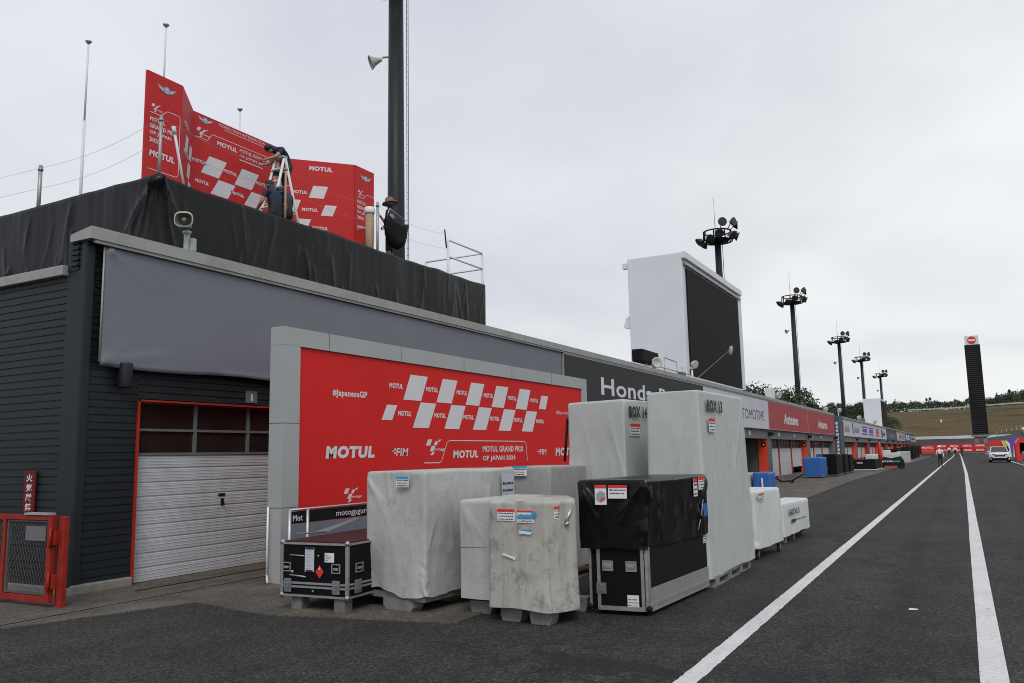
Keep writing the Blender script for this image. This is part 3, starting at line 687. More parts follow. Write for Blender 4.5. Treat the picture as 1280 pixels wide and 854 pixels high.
# ------------------------------------------------------------------ podium: tarpaulin, backdrop
def tarp():
    t = thing('podium_platform', 'roof platform of the pit building wrapped in black creased tarpaulin', 'platform', (-10.9, 8.45, 4.2))
    m = MB(); rr = random.Random(5)
    X, Y0, Y1, Z1, Z0 = -10.9, 8.42, 18.75, 6.17, 4.22
    # perimeter: left face (from X=-19 to -10.9), front face
    Ls, Lf, Le = 8.5, Y1 - Y0, 3.2
    cr = []
    for k in range(11):   # pull creases fanning down from the near corner post
        cr.append((Ls + rr.uniform(-.05, .1), 0, (k - 5.2) * .17 + rr.uniform(-.04, .04), -1, rr.uniform(.018, .04), rr.uniform(.025, .06), rr.uniform(.8, 1.9)))
    for k in range(70):
        cr.append((rr.uniform(0, Ls + Lf), -rr.uniform(.02, 1.0), rr.uniform(-.45, .3), -1, rr.uniform(.025, .06), rr.uniform(.008, .034), rr.uniform(.9, 2.2)))
    for k in range(14):
        s0 = rr.uniform(3, Ls); cr.append((s0, -rr.uniform(1.0, 1.3), -.35, -1, rr.uniform(.02, .05), rr.uniform(.03, .07), rr.uniform(.5, .9)))
    tot = Ls + Lf + Le; ns = int(tot / .025); nz = 40; g = []
    for j in range(nz + 1):
        row = []
        for i in range(ns + 1):
            s = tot * i / ns; v = -(Z1 - Z0) * j / nz; d = noise.noise(V((s * .7, v * .5, 2))) * .04 + noise.noise(V((s * 2.2, v * .35, 7))) * .014 + noise.noise(V((s * 7, v * .8, 3))) * .005
            for (cs, cv, dx, dz, wd, a, ln) in cr:
                if abs(s - cs) > 2: continue
                L = math.hypot(dx, dz); ux, uz = dx / L, dz / L; px, pz = s - cs, v - cv; al = px * ux + pz * uz
                if 0 < al < ln: d += a * math.exp(-abs(-px * uz + pz * ux) / wd) * math.sin(math.pi * min(1, al / ln + .2))
            top = (math.sin(s * 1.1) * .012 + noise.noise(V((s * 1.3, 0, 0))) * .03) * (1 - j / nz)
            r = .06
            if s < Ls: p = V((X - (Ls - s), Y0 - d, Z1 + v + top + .02 * math.exp(-((Ls - s) / .4) ** 2)))
            elif s < Ls + Lf: p = V((X + d, Y0 + (s - Ls), Z1 + v + top + .02 * math.exp(-((s - Ls) / .4) ** 2)))
            else: p = V((X - (s - Ls - Lf), Y1 + d, Z1 + v + top))
            row.append(m.bm.verts.new(p))
        g.append(row)
    for j in range(nz):
        for i in range(ns):
            f = m._f([g[j][i], g[j + 1][i], g[j + 1][i + 1], g[j][i + 1]]); f.smooth = True
    o = m.build('tarpaulin', 'tarp', t, fix=False); md = o.modifiers.new('thickness', 'SOLIDIFY'); md.thickness = .012; md.offset = -1
    m = MB(); m.box(-19.3, -10.98, 8.5, 18.7, 5.80, 5.95); m.build('deck', 'wallgrey', t)
    m = MB(); m.box(-10.96, -10.92, 8.46, 18.7, 6.12, 6.15); m.build('top_rail', 'steel', t)
    # rope posts
    spots = [(-10.97, 8.5, 7.12, 0, 0), (-10.97, 9.62, 7.25, .35, -.25), (-11.0, 12.15, 7.12, 0, 0), (-11.0, 14.55, 7.2, 0, 0), (-14.0, 8.5, 6.75, 0, 0)]
    return t
tarp()
def rope_posts():
    g = 'rope posts round the podium platform'
    data = [((-10.97, 8.52, 5.96), 7.22, 'steel', 'grey post at the near corner of the black platform', .026),
            ((-11.02, 11.39, 5.96), 7.27, 'card', 'thin brownish post in front of the ladder on the platform', .022),
            ((-11.02, 14.24, 5.96), 7.30, 'steel', 'pale post just left of the worker with the hat', .028),
            ((-14.2, 8.55, 5.96), 7.0, 'steel', 'short grey post on the left side of the black platform', .035)]
    for p, zt, mt, lab, r in data:
        m = MB(); m.tube(p, (p[0], p[1], zt), r); m.tube((p[0], p[1], zt - .1), (p[0], p[1], zt - .06), r + .012)
        tag(m.build('rope_post', mt), lab, 'post', g)
    m = MB(); m.tube((-11.02, 8.80, 7.14), (-11.02, 9.10, 5.98), .022)
    m.tube((-11.02, 8.80, 7.14), (-11.02, 8.83, 7.02), .034)
    tag(m.build('leaning_pole', 'white_metal'), 'white pole leaning near the platform corner before the tall red panel', 'pole')
    m = MB(); top = [(-22, 8.55, 7.55), (-14.2, 8.55, 6.95), (-10.97, 8.52, 7.17), (-11.02, 11.39, 7.2), (-11.02, 14.24, 7.22), (-11.3, 17.45, 7.35)]
    def cat(a, b, dz=0):
        a, b = V(a), V(b); pts = [a.lerp(b, i / 10) - V((0, 0, .12 * math.sin(math.pi * i / 10) + dz)) for i in range(11)]; m.path(pts, .0024, n=5)
    for a, b in zip(top[:-1], top[1:]): cat(a, b)
    for a, b in zip(top[:-1], top[1:]): cat(a, b, .38)
    tag(m.build('rope', 'steel'), 'thin ropes strung between the posts of the podium platform', 'rope')
rope_posts()
def thin_masts():
    g = 'thin white roof masts with small caps'
    for (x, y, z, zb, lab) in ((-15.52, 10.2, 10.52, 5.95, 'leftmost tall thin mast with a small cap rising behind the black platform'),
                           (-14.0, 10.9, 10.8, 5.95, 'thin mast with a small cap standing behind the tall left red panel'),
                           (-15.22, 14.1, 10.41, 5.95, 'short looking thin mast with cap poking above the middle of the red backdrop')):
        t = thing('roof_mast', lab, 'mast', (x, y, zb), 0, g)
        m = MB(); m.tube((x, y, zb), (x, y, z - 1.8), .032); m.tube((x, y, z - 1.8), (x, y, z - .04), .020); m.build('pole', 'white_metal', t)
        m = MB(); m.lathe((x, y, z - .06), (0, 0, 1), [(.018, -.05), (.028, -.02), (.062, .01), (.066, .03), (.02, .045)], 14); m.build('cap', 'steel', t)
thin_masts()

def backdrop():
    t = thing('podium_backdrop', 'folding red stage backdrop with white chequer cells and lettering on the roof platform', 'backdrop', (-13.03, 12, 5.95))
    Z0, Z1 = 5.96, 8.64
    def panel(a, b, extra=0.):
        a = V((a[0], a[1], 0)); b = V((b[0], b[1], 0)); r = (b - a).normalized(); n = r.cross(V((0, 0, 1)))
        m = MB(); m.prism([a + V((0, 0, Z0)), b + V((0, 0, Z0)), b + V((0, 0, Z1)), a + V((0, 0, Z1))], -n * .05)
        return m.build('backdrop_panel', 'redboard', t), a, r, (b - a).length
    A, a0, ar, aw = panel((-12.30, 9.23), (-12.30, 9.985))
    A2, b0, br, bw = panel((-12.30, 10.0), (-13.0, 10.83))
    B, c0, crr, cw = panel((-13.03, 10.85), (-13.03, 13.30))
    G_, g0, gr, gw = panel((-13.03, 13.32), (-13.45, 13.69))
    C, d0, dr, dw = panel((-13.42, 13.74), (-12.30, 14.98))
    E, e0, er, ew = panel((-12.28, 14.99), (-12.28, 15.72))
    def at(o, r, u, z): return o + r * u + V((0, 0, z))
    def endpanel(P, o, r, w):
        mb = (MB(), MB()); emblem(mb, at(o, r, w * .55, 8.40), r, .42, .16)
        mb[0].build('emblem', 'emblem', P); m = mb[1]
        race_logo(m, at(o, r, w * .12, 7.90), r, .26, .16)
        stroke(m, [(0, 0), (.22, 0), (.36, .13), (.62, .13), (.64, .08), (.64, -1.0), (.60, -1.05), (0, -1.05)], .012, (at(o, r, .09, 7.88), r))
        for k, s in enumerate(('MOTUL', 'GRAND PRIX', 'OF JAPAN', '2023')):
            put(m, s, at(o, r, .09, 7.72 - k * .128), r, (.32, .58, .46, .24)[k], .095, .03)
        put(m, 'MOTUL', at(o, r, .1, 7.07), r, .54, .14, .05, .08)
        m.build('lettering', 'white', P)
    endpanel(A, a0, ar, aw); endpanel(E, e0, er, ew)
    # main panel: measured positions, u along the panel from its left end
    mb = (MB(), MB()); emblem(mb, at(c0, crr, .31, 8.53), crr, .40, .14); mb[0].build('emblem', 'emblem', B); m = mb[1]
    race_logo(m, at(c0, crr, .07, 8.15), crr, .40, .20)
    stroke(m, [(0, 0), (.30, 0), (.42, .17), (2.2, .17)], .012, (at(c0, crr, .08, 8.13), crr))
    put(m, 'FEDERATION INTERNATIONALE', at(c0, crr, .66, 8.545), crr, 1.48, .065, .0)
    rect(m, at(c0, crr, .80, 8.50), crr, 1.3, .012)
    put(m, 'MOTUL', at(c0, crr, .63, 8.12), crr, .54, .115, .05, .08)
    put(m, 'MOTUL GRAND PRIX', at(c0, crr, 1.24, 8.17), crr, .98, .085, .02); put(m, 'OF JAPAN 2023', at(c0, crr, 1.24, 8.05), crr, .75, .085, .02)
    rect(m, at(c0, crr, 1.24, 7.99), crr, .66, .02)
    for (a, z, w, h) in ((.24, 7.42, .46, .40), (1.12, 7.42, .48, .40), (.50, 7.05, .45, .34), (1.40, 7.05, .46, .34), (2.0, 7.44, .40, .38), (.0, 6.3, .5, .4), (.7, 6.55, .46, .36)): rect(m, at(c0, crr, a, z), crr, w, h, shear=.2)
    for (a, z) in ((.02, 7.60), (.82, 7.60), (1.72, 7.60), (.10, 7.19), (1.03, 7.19), (1.93, 7.19)): put(m, 'MOTUL', at(c0, crr, a, z), crr, .36, .085, .045, .1)
    m.build('lettering', 'white', B)
    m = MB()
    for (a, z) in ((.35, 7.55), (.62, 7.1), (.75, 7.5), (.7, 6.75)): rect(m, at(b0, br, a, z), br, .26, .32, shear=.1)
    for z in (8.0, 7.45): put(m, 'MOTUL', at(b0, br, .25, z), br, .5, .12, .04)
    m.build('lettering', 'white', A2)
    m = MB()
    put(m, 'MOTUL', at(d0, dr, .62, 8.40), dr, .54, .13, .05, .08)
    for (a, z, w, h) in ((.62, 7.73, .34, .30), (.90, 7.32, .27, .26), (.04, 7.36, .30, .30), (.28, 6.95, .30, .26), (.62, 6.55, .3, .2)): rect(m, at(d0, dr, a, z), dr, w, h, shear=.10)
    for (a, z) in ((.22, 7.81), (.46, 7.40), (.70, 6.97)): put(m, 'MOTUL', at(d0, dr, a, z), dr, .37, .095, .045, .1)
    m.build('lettering', 'white', C)
backdrop()

# ------------------------------------------------------------------ people
def figure(root, J, cloth, headdir=(1, 0, 0), rad=1., legskin=False, armskin=True, hair='hair', hat=None):
    """J: joint name -> local position. One continuous skinned body."""
    seg = [('pelvis', 'waist', 1), ('waist', 'chest', 0), ('chest', 'neck', 0), ('neck', 'head', 2), ('head', 'crown', 2)]
    for s in 'lr':
        seg += [('chest', 'sh' + s, 0), ('sh' + s, 'ua' + s, 0), ('ua' + s, 'el' + s, 2 if armskin else 0), ('el' + s, 'wr' + s, 2 if armskin else 0), ('wr' + s, 'pa' + s, 2)]
        seg += [('pelvis', 'hip' + s, 1), ('hip' + s, 'kn' + s, 1), ('kn' + s, 'cf' + s, 2 if legskin else 1), ('cf' + s, 'an' + s, 2 if legskin else 1), ('an' + s, 'toe' + s, 3)]
    rd = dict(pelvis=.135, waist=.125, chest=.145, neck=.055, head=.088, crown=.085, sh=.065, ua=.052, el=.042, wr=.028, pa=.034, hip=.095, kn=.062, cf=.058, an=.042, toe=.040)
    J = {k: V(v) for k, v in J.items()}
    for s in 'lr':
        J['ua' + s] = J['sh' + s].lerp(J['el' + s], .45); J['cf' + s] = J['kn' + s].lerp(J['an' + s], .3)
        dd = (J['wr' + s] - J['el' + s]).normalized(); J['pa' + s] = J['wr' + s] + dd * .07
    J['crown'] = J['head'] + (J['head'] - J['neck']).normalized() * .07 if 'crown' not in J else J['crown']
    names = list(J.keys()); ix = {n: i for i, n in enumerate(names)}
    me = D.meshes.new('body'); me.from_pydata([J[n] for n in names], [(ix[a], ix[b]) for a, b, _ in seg], [])
    ob = D.objects.new('body', me); COL.objects.link(ob)
    md = ob.modifiers.new('s', 'SKIN')
    for n, sv in zip(names, me.skin_vertices[0].data):
        k = n if n in rd else n[:-1]; r = rd[k] * rad
        sv.radius = (r, r * (.78 if k in ('chest', 'waist', 'pelvis') else 1)); sv.use_root = (n == 'pelvis')
    sb = ob.modifiers.new('b', 'SUBSURF'); sb.levels = 2; sb.render_levels = 2
    dg = bpy.context.evaluated_depsgraph_get(); res = D.meshes.new_from_object(ob.evaluated_get(dg))
    D.objects.remove(ob); bm = bmesh.new(); bm.from_mesh(res); D.meshes.remove(res)
    segs = [(J[a], J[b], k, rd.get(a, rd.get(a[:-1], .05))) for a, b, k in seg]
    def near(p):
        best = 9; kk = 0
        for a, b, k, r in segs:
            d = b - a; t = max(0, min(1, (p - a).dot(d) / max(1e-6, d.length_squared))); q = (p - (a + d * t)).length - r
            if q < best: best = q; kk = k
        return kk
    for f in bm.faces: f.smooth = True; f.material_index = near(f.calc_center_median())
    mb = MB(); mb.bm.free(); mb.bm = bm
    mb.k = 2
    fd = V(headdir).normalized(); H = J['head'] + (J['crown'] - J['head']) * .3; up = (J['crown'] - J['neck']).normalized(); sd = fd.cross(up)
    mb.sphere(H + fd * .092 - up * .01, .016, n=6)                      # nose
    for s in (-1, 1): mb.sphere(H + sd * .088 * s, .024, (.6, 1, 1.3), n=6)  # ears
    for sfx in 'lr':   # fingers and thumb
        pa, wr = J['pa' + sfx], J['wr' + sfx]; dd = (pa - wr).normalized(); sdv = dd.cross(fd); 
        if sdv.length < .1: sdv = dd.cross(V((0, 0, 1)))
        sdv.normalize(); cu = dd.cross(sdv).normalized()
        for k, L in enumerate((.055, .062, .058, .045)):
            p = pa + sdv * (k - 1.5) * .019 + dd * .015; q = p + dd * L * .6 + cu * .006; mb.tube(p, q, .009, n=6); mb.tube(q, q + dd * L * .4 + cu * .018, .008, .006, n=6)
        p = pa - dd * .03 + sdv * .03; mb.tube(p, p + dd * .04 + sdv * .028, .010, .008, n=6)
    mb.k = 4
    for s in (-1, 1): mb.sphere(H + fd * .083 + up * .02 + sd * .032 * s, .009, n=6)
    mb.box(-.022, .022, -.004, .004, -.003, .003, m=Matrix.Translation(H + fd * .086 - up * .05) @ Matrix((sd, fd, up)).transposed().to_4x4())
    b = mb.build('body', [cloth[0], cloth[1], 'skin', 'black', 'hair'], root, w=False, fix=False)
    m = MB()
    if hat is None:
        m.sphere(J['crown'] - fd * .018 + up * .0, .098, (1, 1, .82), n=12)
        m.build('hair', hair, root, w=False)
    else:
        m.lathe(J['crown'] - up * .02, up + fd * .08, [(.19, -.03), (.175, .0), (.105, .02), (.10, .09), (.08, .115), (.02, .12)], 18); m.build('hat', hat, root, w=False)
    return b
def stand(h=1.75, lean=0, face=1):
    s = h / 1.75
    J = dict(pelvis=(0, 0, .93), waist=(0, 0, 1.08), chest=(0, 0, 1.30), neck=(0, 0, 1.49), head=(.01, 0, 1.60),
             shl=(0, .17, 1.41), shr=(0, -.17, 1.41), ell=(-.03, .24, 1.13), elr=(-.03, -.24, 1.13), wrl=(.06, .26, .90), wrr=(.06, -.26, .90),
             hipl=(0, .09, .90), hipr=(0, -.09, .90), knl=(.03, .10, .50), knr=(.03, -.10, .50), anl=(-.02, .11, .09), anr=(-.02, -.11, .09), toel=(.12, .12, .04), toer=(.12, -.12, .04))
    return {k: V(v) * s for k, v in J.items()}
def people():
    # worker in the hat: faces left along the backdrop, looks down, carries a black bag
    J = stand(1.74); J.update(elr=V((.16, -.22, 1.16)), wrr=V((.25, -.10, 1.32)), ell=V((-.14, .26, 1.16)), wrl=V((.02, .36, .98)))
    t = thing('person', 'worker in a brown brimmed hat holding a large black bag beside the mast', 'person', (-11.35, 15.15, 5.95), R(200))
    figure(t, J, ('navy', 'pants'), (1, 0, -.25), legskin=True, hat='straw')
    # the bag he holds
    m = MB(); prof = [(-.30, 0.02), (-.34, -.10), (-.30, -.42), (-.16, -.66), (.08, -.72), (.26, -.60), (.34, -.34), (.40, -.04), (.10, -.10)]
    c = V((-11.06, 14.96, 7.10)); r = V((0.1, 1, 0)).normalized(); n = r.cross(V((0, 0, 1)))
    rows = []
    for k, off in enumerate((-.13, -.08, 0, .08, .13)):
        sc = (.6, .92, 1, .92, .6)[k]; rows.append([m.bm.verts.new(c + r * (u * sc) + V((0, 0, -.33 + (v + .33) * sc)) + n * off) for u, v in prof])
    for a, b in zip(rows[:-1], rows[1:]):
        for i in range(len(prof)):
            f = m._f([a[i], a[(i + 1) % len(prof)], b[(i + 1) % len(prof)], b[i]]); f.smooth = True
    m._f(rows[0]); m._f(rows[-1])
    bag = thing('carry_bag', 'large black slouching bag hanging from the hatted worker\'s hand', 'bag', tuple(c))
    m.build('bag_body', 'black', bag)
    m = MB(); m.path([c + r * -.28, c + r * -.2 + V((0, 0, .2)), c + V((0, 0, .03)) + r * .34], .012); m.build('strap', 'steel', bag)
    # ladder man bent over on the steps
    J = dict(pelvis=(-.05, 0, .83), waist=(-.02, 0, .99), chest=(.10, 0, 1.17), neck=(.24, 0, 1.24), head=(.34, 0, 1.19), crown=(.40, 0, 1.23),
             shl=(.14, .17, 1.20), shr=(.14, -.17, 1.20), ell=(.30, .22, 1.00), elr=(.26, -.24, .98), wrl=(.48, .12, .93), wrr=(.46, -.12, .88),
             hipl=(-.04, .09, .80), hipr=(-.04, -.09, .80), knl=(.28, .12, .66), knr=(.02, -.12, .44), anl=(.26, .12, .26), anr=(-.06, -.12, .08), toel=(.40, .13, .20), toer=(.07, -.13, .04))
    t = thing('person', 'worker in navy shirt bent forward on the step ladder fixing the red backdrop', 'person', (-12.35, 12.76, 7.02), R(245))
    figure(t, J, ('navy', 'pants'), (1, 0, -.9), legskin=True)
    # step ladder
    t = thing('step_ladder', 'white aluminium step ladder standing on the platform before the backdrop', 'ladder', (-12.25, 12.55, 5.95))
    apex = V((-12.25, 12.48, 8.0)); m = MB()
    for dx in (-.2, .2):
        m.tube(apex + V((dx * .6, 0, 0)), (-12.25 + dx, 11.92, 5.96), .028); m.tube(apex + V((dx * .6, .03, 0)), (-12.25 + dx, 13.06, 5.96), .028)
    m.build('side_rail', 'white_metal', t)
    for k in range(6):
        f = (k + 1) / 7; y = 12.48 + (11.92 - 12.48) * f; z = 8.02 - 2.06 * f; y2 = 12.51 + .55 * f; w = .12 + .08 * f
        m = MB(); m.box(-12.25 - w, -12.25 + w, y - .05, y + .05, z - .012, z + .012); m.tube((-12.25 - w, y2, z), (-12.25 + w, y2, z), .014, n=6); m.build('step', 'white_metal', t)
    m = MB(); m.box(-12.40, -12.10, 12.42, 12.56, 7.98, 8.03, b=.01); m.build('top_cap', 'steel', t)
    # two helpers at the foot of the ladder
    J = stand(1.70); J.update(neck=V((.10, 0, 1.44)), head=V((.17, 0, 1.53)), chest=V((.05, 0, 1.27)), ell=V((.05, .28, 1.12)), wrl=V((.26, .24, 1.02)), elr=V((.02, -.27, 1.10)), wrr=V((.24, -.22, .98)))
    J.update(shl=V((.03, .18, 1.38)), shr=V((.03, -.18, 1.38)))
    J = {k: V(v) - V((0, 0, .42)) for k, v in J.items()}
    for s in 'lr':
        J['kn' + s] = J['kn' + s] + V((.26, 0, .22)); J['an' + s] = V((-.02, J['an' + s].y, .09)); J['toe' + s] = V((.12, J['toe' + s].y, .04))
    t = thing('person', 'dark haired helper in navy shirt seen from behind at the foot of the ladder', 'person', (-11.55, 11.66, 5.95), R(170))
    figure(t, J, ('navy', 'pants'), (1, 0, -.2))
    J2 = dict(pelvis=(-.10, 0, .50), waist=(-.08, 0, .66), chest=(.06, 0, .84), neck=(.18, 0, .96), head=(.26, 0, 1.0), crown=(.30, 0, 1.06),
              shl=(.08, .17, .90), shr=(.08, -.17, .90), ell=(.26, .22, .72), elr=(.26, -.22, .72), wrl=(.44, .16, .62), wrr=(.44, -.16, .62),
              hipl=(-.10, .10, .46), hipr=(-.10, -.10, .46), knl=(.28, .16, .50), knr=(.28, -.16, .46), anl=(.12, .16, .10), anr=(.10, -.16, .10), toel=(.27, .17, .04), toer=(.25, -.17, .04))
    J2 = {k: V(v) + V((0, 0, .12 if k[:2] not in ('an', 'to') else 0)) for k, v in J2.items()}
    t = thing('person', 'helper crouching in dark blue clothes right of the ladder foot', 'person', (-11.65, 12.0, 5.95), R(150))
    figure(t, J2, ('navy', 'pants'), (1, 0, -.4))
    # lane walkers
    for (x, y, h, rz, sh, lab, cap) in ((-1.70, 74.6, 1.72, 90, 'shirt', 'man in white shirt, cap and dark trousers walking alone on the lane line', 'white2'),
                              (-2.0, 148, 1.74, 88, 'shirt', 'person in white shirt in the far group of three, leftmost', None),
                              (-1.2, 152, 1.76, 95, 'shirt', 'person in white shirt in the middle of the far group of three', None),
                              (-.3, 156, 1.70, 92, 'navy', 'person in dark blue shirt at the right of the far group of three', None)):
        J = stand(h); J.update(anl=V((-.22, .10, .13)), toel=V((-.08, .10, .05)), knl=V((.0, .10, .51)), anr=V((.22, -.09, .09)), toer=V((.36, -.09, .05)), knr=V((.16, -.09, .50)), wrl=V((.14, .27, .92)), wrr=V((-.10, -.27, .90)))
        t = thing('person', lab, 'person', (x, y, 0), R(rz))
        figure(t, J, (sh, 'pants'), (1, 0, 0), armskin=False, hat=cap)
people()
def platform_items():
    m = MB(); m.lathe((-11.45, 14.50, 5.96), (0, 0, 1), [(.092, 0), (.092, 1.20)], 18); t = m.build('rolled_mat', 'card')
    tag(t, 'upright beige roll with a white top end left of the hatted worker', 'roll')
    m = MB(); m.lathe((-11.45, 14.50, 7.165), (0, 0, 1), [(.105, 0), (.12, .02), (.12, .12), (.10, .15)], 18); m.build('end_cap', 'white2', t)
    m = MB(); m.box(-11.9, -11.6, 14.1, 14.5, 5.96, 6.5, b=.02); m.box(-11.95, -11.7, 14.6, 14.75, 5.96, 6.9, b=.02)
    tag(m.build('folded_panel', 'redframe'), 'red folded board pieces lying by the beige roll', 'panel')
    # white guard rail at the right end
    t = thing('guard_rail', 'white tubular guard rail at the far end of the black platform', 'railing', (-11.3, 17.5, 5.95))
    for (x, y) in ((-11.3, 17.55), (-11.3, 19.3), (-13.2, 17.55), (-13.2, 19.3)):
        m = MB(); m.tube((x, y, 5.2), (x, y, 7.22), .035); m.build('post', 'white_metal', t)
    for z in (7.22, 6.78):
        m = MB(); m.path([(-13.2, 19.3, z), (-11.3, 19.3, z), (-11.3, 17.55, z)], .026); m.build('rail', 'white_metal', t)
    m = MB(); m.tube((-11.32, 17.50, 7.0), (-11.34, 17.46, 7.48), .018); m.build('antenna', 'black', t)
platform_items()

# ------------------------------------------------------------------ masts with floodlights
def masts():
    H = 25.2
    t = thing('floodlight_mast', 'tall dark steel floodlight mast, nearest of the row', 'mast', (-22, 29.8, 0), 0, 'floodlight masts behind the pit buildings')
    m = MB(); m.tube((0, 0, 0), (0, 0, H), .45, .34, n=24); m.build('mast_pole', 'greypole', t, w=False)
    m = MB(); 
    for s in (-.16, .16): m.tube((.44, .30 + s * .4, 2), (.44, .30 + s * .4, H), .016, n=5)
    for k in range(70): m.tube((.44, .24, 2.2 + k * .33), (.44, .36, 2.2 + k * .33), .01, n=4)
    lad = m.build('ladder', 'black', t, w=False)
    hd = MB()
    for z, r in ((H - .5, 1.6), (H + .55, 1.5)):
        hd.path([(r * math.cos(a), r * math.sin(a), z) for a in [i * math.pi / 12 for i in range(25)]], .08, n=6)
    for i in range(8):
        a = i * math.pi / 4; hd.tube((1.6 * math.cos(a), 1.6 * math.sin(a), H - .5), (1.5 * math.cos(a), 1.5 * math.sin(a), H + .55), .08, n=6)
        hd.tube((0, 0, H - .5), (1.35 * math.cos(a), 1.35 * math.sin(a), H - .5), .07, n=6)
    hd.lathe((0, 0, H - .65), (0, 0, 1), [(.4, 0), (1.2, .1), (1.3, .25), (.4, .3)], 20)
    hd.build('head_frame', 'black', t, w=False)
    m = MB(); m.tube((-.2, 0, H), (-.2, 0, H + 4.6), .045, .02, n=6); m.build('lightning_rod', 'steel', t, w=False)
    for (a, z, tz) in ((-60, .9, .2), (-20, 1.0, .2), (10, .9, .2), (-70, -.1, -.2), (-25, -.2, -.2), (15, -.1, -.2), (45, .3, 0), (180, -.3, -.5), (215, -.5, -.5), (150, -.4, -.5), (-95, -.5, -.3)):
        a = R(a); d = V((math.cos(a), math.sin(a), tz - .25)).normalized(); p = V((2.15 * math.cos(a), 2.15 * math.sin(a), H + z * 1.25))
        m = MB(); m.lathe(p, d, [(.14, -.45), (.28, -.3), (.47, 0), (.50, .08), (.40, .085)], 14); m.tube(p - d * .3, (1.3 * math.cos(a), 1.3 * math.sin(a), H + max(-.5, min(.5, z))), .05, n=6)
        f = m.build('floodlight', 'lampbody', t, w=False)
        m = MB(); m.lathe(p + d * .05, d, [(.30, 0), (.30, .02)], 14); m.build('lamp_glass', 'lampglass', f, w=False)
    m = MB(); m.lathe((-1.0, -.45, 20.2), V((-.70, -.60, -.35)), [(.08, -.42), (.12, -.3), (.22, -.05), (.33, .10), (.36, .14), (.30, .13), (.10, -.2)], 18, close=False); m.tube((-.62, -.25, 20.4), (-.1, 0, 20.45), .05, n=6); m.build('horn_speaker', 'cream', t, w=False)
    for k, (y, x) in enumerate(((89.3, -22.05), (134.6, -22), (191, -22), (236.5, -22), (294, -22))):
        dup(t, (x, y, 0), 0, ('dark floodlight mast rising right behind the giant screen', 'second floodlight mast right of the giant screen, above the red signs',
                             'floodlight mast third from the screen, with trees at its foot', 'floodlight mast next to last in the row', 'smallest floodlight mast, far end of the row by the white screen')[k])
masts()

